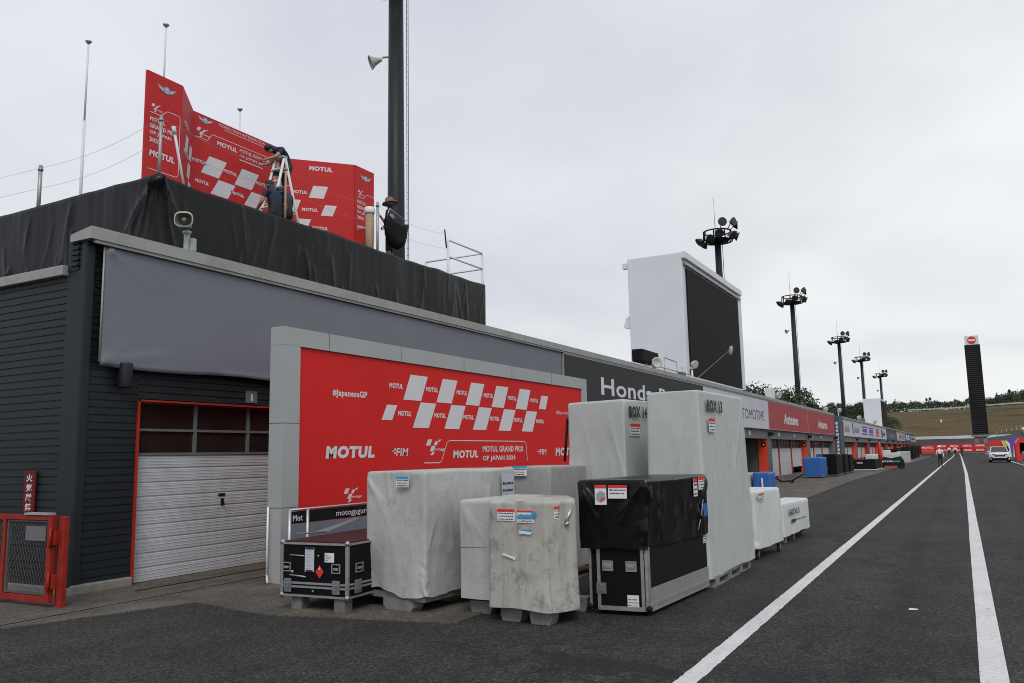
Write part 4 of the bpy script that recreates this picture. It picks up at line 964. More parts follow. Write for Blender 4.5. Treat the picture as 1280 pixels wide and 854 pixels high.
# ------------------------------------------------------------------ giant screens
def screens():
    t = thing('giant_screen', 'giant white boxed video screen with black panel on the pit building roof', 'screen', (-11, 38, 4.2))
    m = MB(); m.box(-13.7, -11.0, 37.4, 48.9, 4.2, 11.05, b=.04); m.build('housing', 'screen_white', t)
    m = MB(); m.box(-11.0, -10.93, 37.95, 48.2, 5.2, 10.35); m.build('display_panel', 'black', t)
    m = MB(); m.box(-11.0, -10.82, 37.4, 48.9, 10.75, 11.06); m.box(-11, -10.9, 48.22, 48.9, 4.9, 10.74); m.box(-11, -10.9, 37.4, 48.9, 4.75, 5.15); m.build('frame', 'screen_white', t)
    m = MB(); m.box(-10.925, -10.84, 37.6, 48.7, 10.45, 10.60); m.build('lamp_strip', 'steel', t)
    m = MB(); m.box(-13.98, -13.7, 37.45, 37.7, 10.6, 10.85); m.build('bracket', 'screen_white', t)
    m = MB(); m.prism([(-13.7, 37.5, 7.6), (-13.7, 37.5, 8.25), (-13.9, 37.5, 8.15), (-14.05, 37.5, 7.7)], (0, .5, 0)); m.build('hood', 'screen_white', t)
    t = thing('giant_screen', 'small looking white backed screen far down the pit roof near the hill', 'screen', (-12, 160, 4))
    m = MB(); m.box(-15.4, -12.5, 163, 175, 4, 10.6, b=.05); m.build('housing', 'screen_white', t)
    m = MB(); m.box(-12.5, -12.4, 163.5, 174.5, 5, 10.2); m.build('display_panel', 'black', t)
    # arm lamp
    t = thing('arm_lamp', 'slim lamp on a thin slanting arm in front of the giant screen', 'lamp', (-9.95, 35.2, 4.76))
    m = MB(); m.tube((-9.95, 35.2, 4.76), (-9.5, 39.6, 6.45), .009, n=6); m.build('arm', 'steel', t)
    m = MB(); m.lathe((-9.5, 39.7, 6.22), (.15, .1, 1), [(.04, 0), (.09, .08), (.11, .3), (.08, .42), (.03, .46)], 12); m.build('lamp_head', 'trim_grey', t)
    # roof kit near the screen
    t = thing('roof_loudspeaker', 'black speaker box with a round white lamp, left of the giant screen', 'speaker', (-10.6, 30.5, 4.77))
    m = MB(); m.box(-10.85, -10.4, 29.7, 31.6, 5.10, 5.58, b=.04); m.build('speaker_box', 'black', t)
    m = MB(); m.lathe((-10.3, 30.9, 5.12), (.8, -.7, .1), [(.10, -.2), (.19, -.1), (.22, .1), (.17, .1), (.10, 0)], 16); m.build('round_lamp', 'cream', t)
    m = MB(); m.tube((-10.5, 30.3, 4.6), (-10.5, 30.3, 5.12), .04); m.tube((-10.4, 31.1, 4.6), (-10.4, 31.1, 5.12), .04); m.build('bracket', 'steel', t)
    t = thing('roof_rail', 'small steel tube frame on the roof edge below the giant screen', 'railing', (-10.6, 33, 4.7))
    m = MB()
    for y, z in ((32.9, 5.55), (34.6, 5.45), (35.4, 5.35), (36.4, 5.3)): m.tube((-10.6, y, 4.6), (-10.6, y, z), .022, n=6)
    m.tube((-10.6, 32.9, 5.55), (-10.6, 34.6, 5.50), .022, n=6); m.tube((-10.6, 32.4, 5.1), (-10.6, 36.6, 5.1), .022, n=6)
    m.build('frame', 'steel', t)
    m = MB(); m.box(-10.7, -10.5, 35.0, 35.6, 4.7, 5.12, b=.02); m.build('junction_box', 'pillar', t)
    def rooflamp(x, y, z, lab, s=1.):
        t = thing('roof_floodlight', lab, 'lamp', (x, y, 4.7), 0, 'small floodlights along the pit roof')
        m = MB(); m.tube((x, y, 4.5), (x, y, z), .045, n=8); m.build('stand', 'white_metal', t)
        m = MB(); m.lathe((x + .12, y, z + .15), (.9, -.5, -.3), [(.08 * s, -.25 * s), (.2 * s, -.1 * s), (.26 * s, .1 * s), (.2 * s, .1 * s)], 14); m.box(x - .1, x + .1, y - .1, y + .1, z - .05, z + .05); m.build('lamp_head', 'cream', t)
    rooflamp(-10.6, 36.9, 5.45, 'small pale floodlight on a post at the lower corner of the giant screen', .75)
    rooflamp(-10.6, 56.5, 5.1, 'small pale floodlight above the first dull red sign', .9)
    rooflamp(-10.6, 78.0, 5.0, 'small pale floodlight above the end of the second dull red sign', .9)
    rooflamp(-10.6, 87.5, 5.3, 'small pale floodlight above the left end of the long white sign', .9)
    rooflamp(-10.6, 105, 5.1, 'small pale floodlight above the middle of the long white sign', 1.0)
    rooflamp(-10.6, 125, 5.1, 'small pale floodlight above the right end of the long white sign', 1.0)
    m = MB(); m.box(-10.8, -10.4, 53.7, 54.9, 4.6, 5.55, b=.03); tag(m.build('roof_cabinet', 'white_metal'), 'small white cabinet on the roof above the white sign end', 'cabinet')
    m = MB(); m.box(-10.9, -10.4, 70.2, 73.8, 4.95, 5.35, b=.05); m.tube((-10.6, 71, 4.6), (-10.6, 71, 5), .04); m.tube((-10.6, 73, 4.6), (-10.6, 73, 5), .04)
    tag(m.build('roof_speaker_box', 'black'), 'black horizontal speaker box on the roof above the second red sign', 'speaker')
    m = MB(); m.box(-10.9, -10.4, 108, 111, 4.8, 5.3, b=.05); tag(m.build('roof_cabinet', 'pillar'), 'dark grey cabinet on the roof above the long white sign', 'cabinet')
    # near horn
    t = thing('horn_speaker', 'cream horn loudspeaker on a short post above the grey banner', 'speaker', (-10.1, 8.38, 4.7))
    m = MB(); m.tube((-10.1, 8.38, 4.65), (-10.1, 8.38, 5.13), .045); m.box(-10.08, -10.02, 8.40, 8.50, 4.82, 5.02, b=.01); m.tube((-10.1, 8.38, 5.08), (-10.1, 8.38, 5.12), .065); m.build('post', 'cream', t)
    m = MB(); c = V((-10.0, 8.26, 5.235)); d = V((.62, -.78, -.05)).normalized(); sd = d.cross(V((0, 0, 1))).normalized(); up = sd.cross(d)
    def ring(a, b, off): return [m.bm.verts.new(c + d * off + sd * (.8 * a * (abs(math.cos(t_)) ** .7) * (1 if math.cos(t_) > 0 else -1)) + up * (b * (abs(math.sin(t_)) ** .7) * (1 if math.sin(t_) > 0 else -1))) for t_ in [i * math.pi / 14 for i in range(28)]]
    rs = [ring(.05, .05, -.26), ring(.06, .06, -.12), ring(.12, .09, .0), ring(.165, .115, .10), ring(.17, .12, .13), ring(.15, .10, .13)]
    for a, b in zip(rs[:-1], rs[1:]):
        for i in range(28):
            f = m._f([a[i], a[(i + 1) % 28], b[(i + 1) % 28], b[i]]); f.smooth = True
    m._f(rs[0]); h = m.build('horn', 'cream', t)
    m = MB()
    rs = [ring(.149, .099, .125), ring(.10, .07, .03), ring(.05, .05, -.05)]
    for a, b in zip(rs[:-1], rs[1:]):
        for i in range(28):
            f = m._f([a[i], a[(i + 1) % 28], b[(i + 1) % 28], b[i]]); f.smooth = True
    m._f(rs[-1]); m.sphere(c + d * .08, .04); m.build('horn_throat', 'creamdark', t)
screens()

# ------------------------------------------------------------------ covered boxes
def perimeter(C, r, res):
    """rounded outline of convex quad C (ccw from above), list of (x,y,s,side,nx,ny)"""
    n = len(C); out = []; s = 0
    for i in range(n):
        p0, p1, p2 = V(C[i - 1]), V(C[i]), V(C[(i + 1) % n]); p3 = V(C[(i + 2) % n])
        d0 = (p1 - p0).normalized(); d1 = (p2 - p1).normalized()
        a = p1 - d0 * r; b = p1 + d1 * r
        for k in range(4):
            t = k / 4; q = a * (1 - t) ** 2 + p1 * 2 * t * (1 - t) + b * t * t; out.append(q)
        d2 = (p3 - p2).normalized(); e = p2 - d1 * r; L = (e - b).length; m = max(2, int(L / res))
        for k in range(m): out.append(b.lerp(e, k / m))
    res_ = []
    for i, q in enumerate(out):
        t = (out[(i + 1) % len(out)] - out[i - 1]).normalized(); res_.append((q, V((t.y, -t.x))))
    return res_
def cover(name, C, z0, z1, mt, parent, seed=0, res=.03, r=.03, flare=.0, amp=.012, ncr=14, crease=.016, hem=.02, tops=.02, tilt=None, pinch=0.):
    rr = random.Random(seed); P = perimeter(C, r, res); n = len(P)
    S_ = [0]
    for i in range(1, n): S_.append(S_[-1] + (P[i][0] - P[i - 1][0]).length)
    T = S_[-1]; H = z1 - z0; cen = sum((p[0] for p in P), V((0, 0))) / n
    cr = []
    corners = []
    for c in C: corners.append(S_[min(range(n), key=lambda i: (P[i][0] - V(c)).length)])
    for k in range(ncr):
        if k % 2 == 0:
            c = rr.choice(corners); sg = rr.choice((-1, 1)); cr.append((c + sg * .02, z1 - rr.uniform(0, .08), sg * rr.uniform(.15, .9), -1, rr.uniform(.012, .035), rr.uniform(.4, 1) * crease, rr.uniform(.3, .8) * H))
        else: cr.append((rr.uniform(0, T), z1 - rr.uniform(0, .6) * H, rr.uniform(-.35, .35), -1, rr.uniform(.015, .05), rr.uniform(.3, 1) * crease, rr.uniform(.3, .8) * H))
    m = MB(); nz = max(8, int(H / res)); rows = []
    for j in range(nz + 1):
        v = j / nz; z = z0 + (H - r) * v; row = []
        for i in range(n):
            q, nn = P[i]; s = S_[i]
            zz = z + (1 - v) ** 3 * (noise.noise(V((q.x * 1.6, q.y * 1.6, seed))) * hem + noise.noise(V((q.x * 6, q.y * 6, seed))) * hem * .2)
            o = flare * (1 - v) + noise.noise(V((q.x * 1.6 + seed, q.y * 1.6, z * 1.1))) * amp * .8 + noise.noise(V((q.x * 9, q.y * 9, z * 5 + seed))) * amp * .18
            o += (1 - v) ** 2 * noise.noise(V((s * 3.2, seed, 1))) * amp * .8
            if pinch:
                dm = min(abs(s - c) for c in corners[:2]); o += pinch * math.exp(-(dm / .07) ** 2) * noise.noise(V((s * 16, z * 13 + s * 9, seed))) * max(0, .36 - v) * 2.0
            for (cs, cz, dx, dz, wd, a, ln) in cr:
                ds = s - cs
                if ds > T / 2: ds -= T
                if ds < -T / 2: ds += T
                if abs(ds) > 1: continue
                L = math.hypot(dx, dz); ux, uz = dx / L, dz / L; pz = z - cz; al = ds * ux + pz * uz
                if 0 < al < ln:
                    pr = -ds * uz + pz * ux; o += a * math.exp(-abs(pr) / (wd * (.5 if pr > 0 else 1.1))) * math.sin(math.pi * min(1, al / ln + .1))
            w = q + nn * o; row.append(m.bm.verts.new((w.x, w.y, zz)))
        rows.append(row)
    for (f_, dz) in ((.35, r * .75), (1., r)):       # shoulder
        rows.append([m.bm.verts.new((P[i][0].x - P[i][1].x * r * f_ * .8, P[i][0].y - P[i][1].y * r * f_ * .8, z1 - r + dz)) for i in range(n)])
    for k in range(1, 9):
        t = 1 - k / 9; row = []
        for i in range(n):
            b = P[i][0] - P[i][1] * r * .8; q = cen + (b - cen) * t
            row.append(m.bm.verts.new((q.x, q.y, z1 + tops * noise.noise(V((q.x * 2.5, q.y * 2.5, seed + 3))) * min(1, k / 2) - tops * .5 * min(1, k / 3))))
        rows.append(row)
    for a, b in zip(rows[:-1], rows[1:]):
        for i in range(n):
            f = m._f([a[i], a[(i + 1) % n], b[(i + 1) % n], b[i]]); f.smooth = True
    m._f(rows[-1])
    if tilt:
        for v in m.bm.verts: v.co.z += tilt(v.co) * (v.co.z - z0) / H
    o = m.build(name, mt, parent, fix=True)
    return o
def sticker(parent, o, right, w, h, top='redlabel', lines=3, name='label_sticker', off=.03, base='paper', seed=0, tops=.24):
    rr = random.Random(seed); right = V(right).normalized(); n = right.cross(V((0, 0, 1))); o = V(o) + n * off
    m = MB(); m.prism([o, o + right * w, o + right * w + V((0, 0, h)), o + V((0, 0, h))], -n * .003); s = m.build(name, base, parent)
    if top:
        m = MB(); rect(m, o + V((0, 0, h * (1 - tops))), right, w, h * tops, .002); m.build('colour_band', top, s)
    m = MB()
    for k in range(lines):
        z = h * (.60 - k * .25); x = w * .08
        while x < w * .85:
            L = w * rr.uniform(.05, .16); rect(m, o + right * x + V((0, 0, z)), right, L, h * rr.uniform(.05, .10), .002); x += L + w * .03
    m.build('printed_text', 'ink', s)
    return s
def skids(t, spots, h=.13, wd=.09, L=.28, rot=0, mt='skid'):
    for (x, y) in spots:
        m = MB(); c = V((x, y, 0)); r = V((math.cos(rot), math.sin(rot), 0)); n = V((-r.y, r.x, 0))
        P = [c - r * L / 2 * .82, c + r * L / 2 * .82, c + r * L / 2 + V((0, 0, h * .4)), c + r * L / 2 + V((0, 0, h)), c - r * L / 2 + V((0, 0, h)), c - r * L / 2 + V((0, 0, h * .4))]
        m.prism([p - n * wd / 2 for p in P], n * wd); m.build('pallet_foot', mt, t)
def boxes():
    # A: large crumpled grey cover on skids
    C = [(-6.02, 7.60), (-5.10, 7.42), (-4.98, 9.22), (-5.85, 9.35)]
    t = thing('covered_crate', 'tall crate under wrinkled pale canvas with blue topped label, beside the low flight case', 'crate', (-5.5, 8.3, 0))
    cover('canvas_cover', C, .185, 1.50, 'cloth', t, seed=11, res=.017, amp=.035, ncr=34, crease=.020, hem=.12, flare=.01, pinch=.07, r=.03)
    m = MB(); m.prism([(-5.99, 7.64, .12), (-5.14, 7.47, .12), (-5.02, 9.18, .12), (-5.82, 9.3, .12)], (0, 0, .07)); m.build('pallet_deck', 'steel', t)
    skids(t, [(-5.52, 7.60), (-5.48, 8.3), (-5.42, 9.1)], rot=R(-11), L=.46, wd=.16, mt='skid')
    ra = V((.92, -.18, 0)).normalized()
    sticker(t, (-5.50, 7.50, 1.33), ra, .20, .115, 'bluelabel', seed=3, off=.045)
    sticker(t, (-5.01, 8.86, 1.10), (.12, 1.8, 0), .27, .33, None, seed=6, off=.05, name='document_pouch', base='paperblue', lines=3)
    # A2 behind
    C2 = [(-5.45, 9.75), (-4.72, 9.72), (-4.66, 10.9), (-5.40, 11.0)]
    t = thing('covered_crate', 'faded grey canvas crate with blue topped label, behind the others against the red board', 'crate', (-5.05, 10.3, 0))
    cover('canvas_cover', C2, .16, 1.50, 'cloth_dark', t, seed=21, res=.045, amp=.02, ncr=12, crease=.02); skids(t, [(-5.2, 9.95), (-4.95, 10.6)])
    sticker(t, (-5.27, 9.72, 1.38), XP, .22, .13, 'bluelabel', seed=5, off=.03)
    # B
    C = [(-4.80, 7.62), (-4.32, 7.62), (-4.30, 8.75), (-4.76, 8.80)]
    t = thing('covered_crate', 'narrow crate under a clean pale canvas between the wrinkled one and the stained one', 'crate', (-4.55, 8.1, 0))
    cover('canvas_cover', C, .17, 1.19, 'cloth', t, seed=31, res=.018, amp=.014, ncr=16, crease=.012, hem=.02); skids(t, [(-4.62, 7.80), (-4.5, 8.5)], L=.26)
    m = MB(); m.box(-4.79, -4.33, 7.612, 7.620, .70, .708); m.build('seam', 'cloth_dark', t)
    # C dirty
    C = [(-4.31, 7.42), (-3.65, 7.39), (-3.49, 7.74), (-3.62, 8.04), (-3.90, 8.50), (-4.26, 8.55)]
    t = thing('covered_crate', 'squat crate under heavily stained beige canvas with red topped labels, on trapezoid feet', 'crate', (-3.95, 7.95, 0))
    cover('canvas_cover', C, .135, 1.195, 'cloth_dirty', t, seed=41, flare=.02, res=.017, amp=.014, ncr=16, crease=.012, hem=.035, r=.03)
    skids(t, [(-4.13, 7.60), (-3.78, 7.56), (-4.1, 8.4), (-3.75, 8.35)], L=.24, wd=.16, h=.14)
    sticker(t, (-4.20, 7.42, 1.0), XP, .20, .115, 'redlabel', seed=8, off=.025)
    sticker(t, (-3.97, 7.41, .985), XP, .19, .12, 'redlabel', seed=9, off=.026, tops=.15)
    m = MB(); rect(m, (-3.97, 7.38, 1.03), XP, .2, .035, .008, shear=.02); rect(m, (-3.93, 7.38, .90), XP, .12, .02, .004); rect(m, (-3.80, 7.38, 1.06), XP, .05, .035, .01); m.build('blue_tape', 'bluelabel', t)
    m = MB(); m.prism([(-3.95, 7.375, .88), (-3.82, 7.375, .87), (-3.80, 7.375, .895), (-3.94, 7.375, .91)], (0, .004, 0)); m.build('torn_tape', 'paper', t); m = MB(); m.prism([(-4.15, 7.378, .67), (-4.0, 7.378, .62), (-3.99, 7.378, .645), (-4.13, 7.378, .685)], (0, .004, 0)); m.build('torn_tape', 'paper', t)
    rc = V((.14, .45, 0)).normalized(); sticker(t, V((-3.64, 7.42, 1.02)) + rc * .06, rc, .17, .12, 'redlabel', seed=10, off=.022)
    m = MB(); p = V((-3.56, 7.62, 1.0)) ; q = V((.95, -.3, 0))
    m.tube(p + V((.02, -.01, -.02)), p + V((.045, .10, .14)), .022, n=8); m.tube(p + V((.02, -.01, -.02)), p + V((.03, .0, -.05)), .03, n=8); m.build('strap_buckle', 'alu', t)
    # D black case with cover
    C = [(-3.57, 8.18), (-2.92, 8.24), (-2.82, 10.12), (-3.46, 10.12)]
    t = thing('flight_case', 'big black road case wrapped on top in shiny black plastic with red and white labels', 'case', (-3.2, 9.1, 0))
    def q(u, v):   # bilinear inside footprint
        a = V(C[0]).lerp(V(C[1]), u); b = V(C[3]).lerp(V(C[2]), u); return a.lerp(b, v)
    m = MB(); m.prism([(*p, .045) for p in [q(.02, .01), q(.98, .01), q(.98, .99), q(.02, .99)]], (0, 0, 1.27)); m.build('case_body', 'laminate', t)
    f = V((C[1][0] - C[0][0], C[1][1] - C[0][1], 0)).normalized(); s = V((C[2][0] - C[1][0], C[2][1] - C[1][1], 0)).normalized()
    def bx(m, o, r, w, z0, z1, d):  # plate on face with direction r
        n = r.cross(V((0, 0, 1))); o = V((*o[:2], 0)); m.prism([o + V((0, 0, z0)), o + r * w + V((0, 0, z0)), o + r * w + V((0, 0, z1)), o + V((0, 0, z1))], n * d)
    o0 = V((*q(.02, .01), 0)); o1 = V((*q(.98, .01), 0))
    m = MB(); bx(m, o1, s, 1.86, .045, .10, .012); bx(m, o1 + s * .0, s, 1.86, .13, .275, .008); bx(m, o1, s, 1.86, .101, .129, .018); m.build('side_rail', 'alu_pale', t)
    m = MB()
    bx(m, o0, f, .026, .05, .70, .012); bx(m, o0 + f * .085, f, .034, .05, .70, .010); bx(m, o1 - f * .075, f, .034, .05, .70, .010); bx(m, o1 - f * .03, f, .030, .05, .70, .012); bx(m, o1 + s * .0, s, .030, .12, .70, .012)
    bx(m, o0 + f * .10, f, .46, .048, .09, .014); m.build('edge_trim', 'alu', t)
    m = MB(); bx(m, o1 + s * .04, s, 1.78, .28, .72, .004); m.build('side_panel', 'navy_lam', t)
    for k in (0, 1):
        o = o0 + f * (.145 + k * .25)
        h = MB(); bx(h, o, f, .115, .44, .545, .004); bx(h, o, f, .115, .535, .545, .014); bx(h, o, f, .115, .44, .450, .014); bx(h, o, f, .010, .45, .535, .014); bx(h, o + f * .105, f, .010, .45, .535, .014)
        bx(h, o + f * .02, f, .075, .475, .50, .024); hh = h.build('handle', 'alu', t)
    m = MB(); bx(m, o0 + f * .075, f, .105, .21, .32, .016); bx(m, o0 + f * .10, f, .05, .235, .295, .026); m.build('latch', 'zinc', t)
    m = MB()
    for oo in (o0, o1): m.sphere((oo.x, oo.y, .075), .035, n=8)
    m.build('corner_ball', 'black', t)
    sticker(t, o0 + f * .40 + V((0, 0, .085)), f, .12, .12, None, seed=12, off=.004, lines=3)
    sticker(t, o1 + s * 1.72 + V((0, 0, .56)), s, .10, .12, None, seed=13, off=.006)
    Cc = [(-3.64, 8.15), (-2.92, 8.205), (-2.80, 10.13), (-3.50, 10.13)]
    cover('plastic_cover', Cc, .665, 1.375, 'black_gloss', t, seed=52, res=.015, amp=.016, ncr=80, crease=.026, hem=.05, r=.03, tops=.025, pinch=.05)
    fo = V((-3.64, 8.15, 0))
    st = sticker(t, fo + f * .20 + V((0, 0, 1.12)), f, .125, .205, 'redlabel', lines=0, seed=1, off=.04, tops=.17)
    m = MB(); cc = fo + f * .262 + V((0, 0, 1.20)) + f.cross(V((0, 0, 1))) * .044
    def hx(pts, mt):
        m = MB(); m.poly([cc + f * a + V((0, 0, b)) for a, b in pts]); m.build('pictogram', mt, st)
    hx([(-.045, -.03), (0, -.055), (.05, -.02), (.05, .04), (.0, .065), (-.045, .03)], 'trim_grey')
    cc += f.cross(V((0, 0, 1))) * .002; hx([(.0, -.055), (.05, -.02), (.05, .0), (.0, -.02)], 'redlabel')
    st = sticker(t, fo + f * .345 + V((0, 0, 1.185)), f, .20, .135, 'redlabel', lines=2, seed=2, off=.04, tops=.2)
    so = V((-2.92, 8.205, 0))
    sticker(t, so + s * 1.42 + V((0, 0, 1.13)), s, .13, .21, 'redlabel', seed=14, off=.03); sticker(t, so + s * 1.60 + V((0, 0, 1.20)), s, .24, .15, 'redlabel', seed=15, off=.03)
    m = MB(); rect(m, so + s * 1.66 + V((0, 0, .88)), s, .19, .15, .032); m.build('blue_tag', 'blue', t)
    m = MB(); m.path([so + s * 1.50 + V((.035, 0, .74)), so + s * 1.62 + V((.035, 0, .90)), so + s * 1.72 + V((.035, 0, 1.08))], .005); m.build('tie_cord', 'trim_grey', t)
    # 13
    C = [(-3.56, 10.26), (-2.87, 10.19), (-2.79, 12.22), (-3.48, 12.30)]
    t = thing('covered_crate', 'tallest crate, smooth pale grey cover marked 13, on a pallet by the lane', 'crate', (-3.1, 11.2, 0))
    cover('vinyl_cover', C, .13, 2.42, 'cloth_smooth', t, seed=62, res=.022, amp=.016, ncr=20, crease=.016, hem=.03, flare=.06, r=.02, tops=.03)
    m = MB(); s13 = V((.08, 2.03, 0)).normalized(); put(m, 'BOX 13', V((-2.86, 10.44, 2.15)), s13, .66, .19, .06, off=.034); m.build('lettering', 'ink', t)
    sticker(t, V((-2.86, 10.46, 1.90)), s13, .26, .17, 'redlabel', seed=17, off=.038)
    m = MB()
    for z0, z1 in ((.095, .13), ): m.box(-3.44, -2.79, 10.26, 12.22, z0, z1)
    m.box(-3.44, -2.80, 10.27, 12.20, 0.0, .018); m.build('pallet_deck', 'skid', t)
    for y in (10.40, 11.02, 11.64, 12.12):
        
        for xa, xb in ((-2.98, -2.79), (-3.44, -3.3)):
            m = MB(); m.box(xa, xb, y - .09, y + .07, .018, .095); m.build('pallet_block', 'skid', t)
    # 14
    C = [(-4.96, 10.86), (-4.01, 10.58), (-3.90, 11.60), (-4.85, 11.85)]
    t = thing('covered_crate', 'second tall crate under a smooth pale grey cover marked 14, behind the black case', 'crate', (-4.3, 11.0, 0))
    cover('vinyl_cover', C, .13, 2.38, 'cloth_smooth', t, seed=71, res=.024, amp=.02, ncr=24, crease=.018, hem=.03, flare=.02, r=.022, tops=.03)
    s14 = V((.11, 1.02, 0)).normalized(); m = MB(); put(m, 'BOX 14', V((-4.00, 10.68, 2.13)), s14, .56, .19, .06, off=.034); m.build('lettering', 'ink', t)
    sticker(t, V((-4.0, 10.72, 1.88)), s14, .30, .17, 'redlabel', seed=18, off=.024); skids(t, [(-4.4, 10.8), (-4.0, 11.3)])
    m = MB(); m.tube((-5.00, 10.90, 2.12), (-5.04, 10.86, 1.55), .02); m.tube((-5.0, 10.9, 2.12), (-4.97, 10.92, 2.16), .03); m.build('strap', 'black', t)
    # E on casters
    C = [(-3.28, 13.12), (-2.90, 13.02), (-2.76, 14.35), (-3.22, 14.40)]
    t = thing('covered_trolley', 'white covered trolley on swivel casters beyond the tallest crate', 'trolley', (-3.0, 13.7, 0))
    cover('vinyl_cover', C, .17, 1.04, 'cloth_white', t, seed=81, res=.035, amp=.03, ncr=22, crease=.028, flare=.045, hem=.04, r=.03, pinch=.05)
    for (x, y) in ((-2.90, 13.15), (-2.80, 14.28), (-3.2, 13.2), (-3.15, 14.3)):
        m = MB(); m.lathe((x - .02, y, .06), (1, 0, 0), [(.06, 0), (.06, .04)], 16); w = m.build('caster', 'tyre', t)
        m = MB(); m.box(x - .03, x - .022, y - .02, y + .02, .05, .17); m.box(x + .022, x + .03, y - .02, y + .02, .05, .17); m.box(x - .04, x + .04, y - .04, y + .04, .145, .17); m.build('fork', 'steel', w)
    m = MB(); m.prism([(-3.26, 13.15, .17), (-2.90, 13.06, .17), (-2.77, 14.3, .17), (-3.2, 14.35, .17)], (0, 0, .03)); m.build('base_plate', 'black', t)
    sE = V((.12, 1.3, 0)).normalized(); sticker(t, V((-2.90, 13.12, .90)), sE, .30, .09, 'redlabel', seed=19, off=.07)
    # F
    C = [(-3.30, 15.42), (-2.92, 15.36), (-2.80, 17.42), (-3.28, 17.5)]
    t = thing('covered_crate', 'low white covered crate with small black print, last of the near row', 'crate', (-3.05, 16.4, 0))
    cover('vinyl_cover', C, .13, .70, 'cloth_white', t, seed=91, res=.045, amp=.02, ncr=12, crease=.02, flare=.02, hem=.03, r=.03)
    sF = V((.12, 2.04, 0)).normalized(); m = MB(); put(m, 'BOX 5', V((-2.90, 15.75, .47)), sF, .75, .13, .03, off=.045); rect(m, V((-2.9, 15.95, .36)), sF, 1.1, .012, .045); rect(m, V((-2.9, 15.9, .33)), sF, .3, .06, .046); m.build('lettering', 'ink', t)
    m = MB(); m.prism([(-3.24, 15.5, .1), (-2.93, 15.45, .1), (-2.83, 17.35, .1), (-3.22, 17.4, .1)], (0, 0, .04)); m.build('pallet_deck', 'black', t)
    for y in (15.6, 16.4, 17.3):
        m = MB(); m.box(-3.2, -2.92, y - .07, y + .07, 0, .1); m.build('pallet_block', 'wood', t)
boxes()

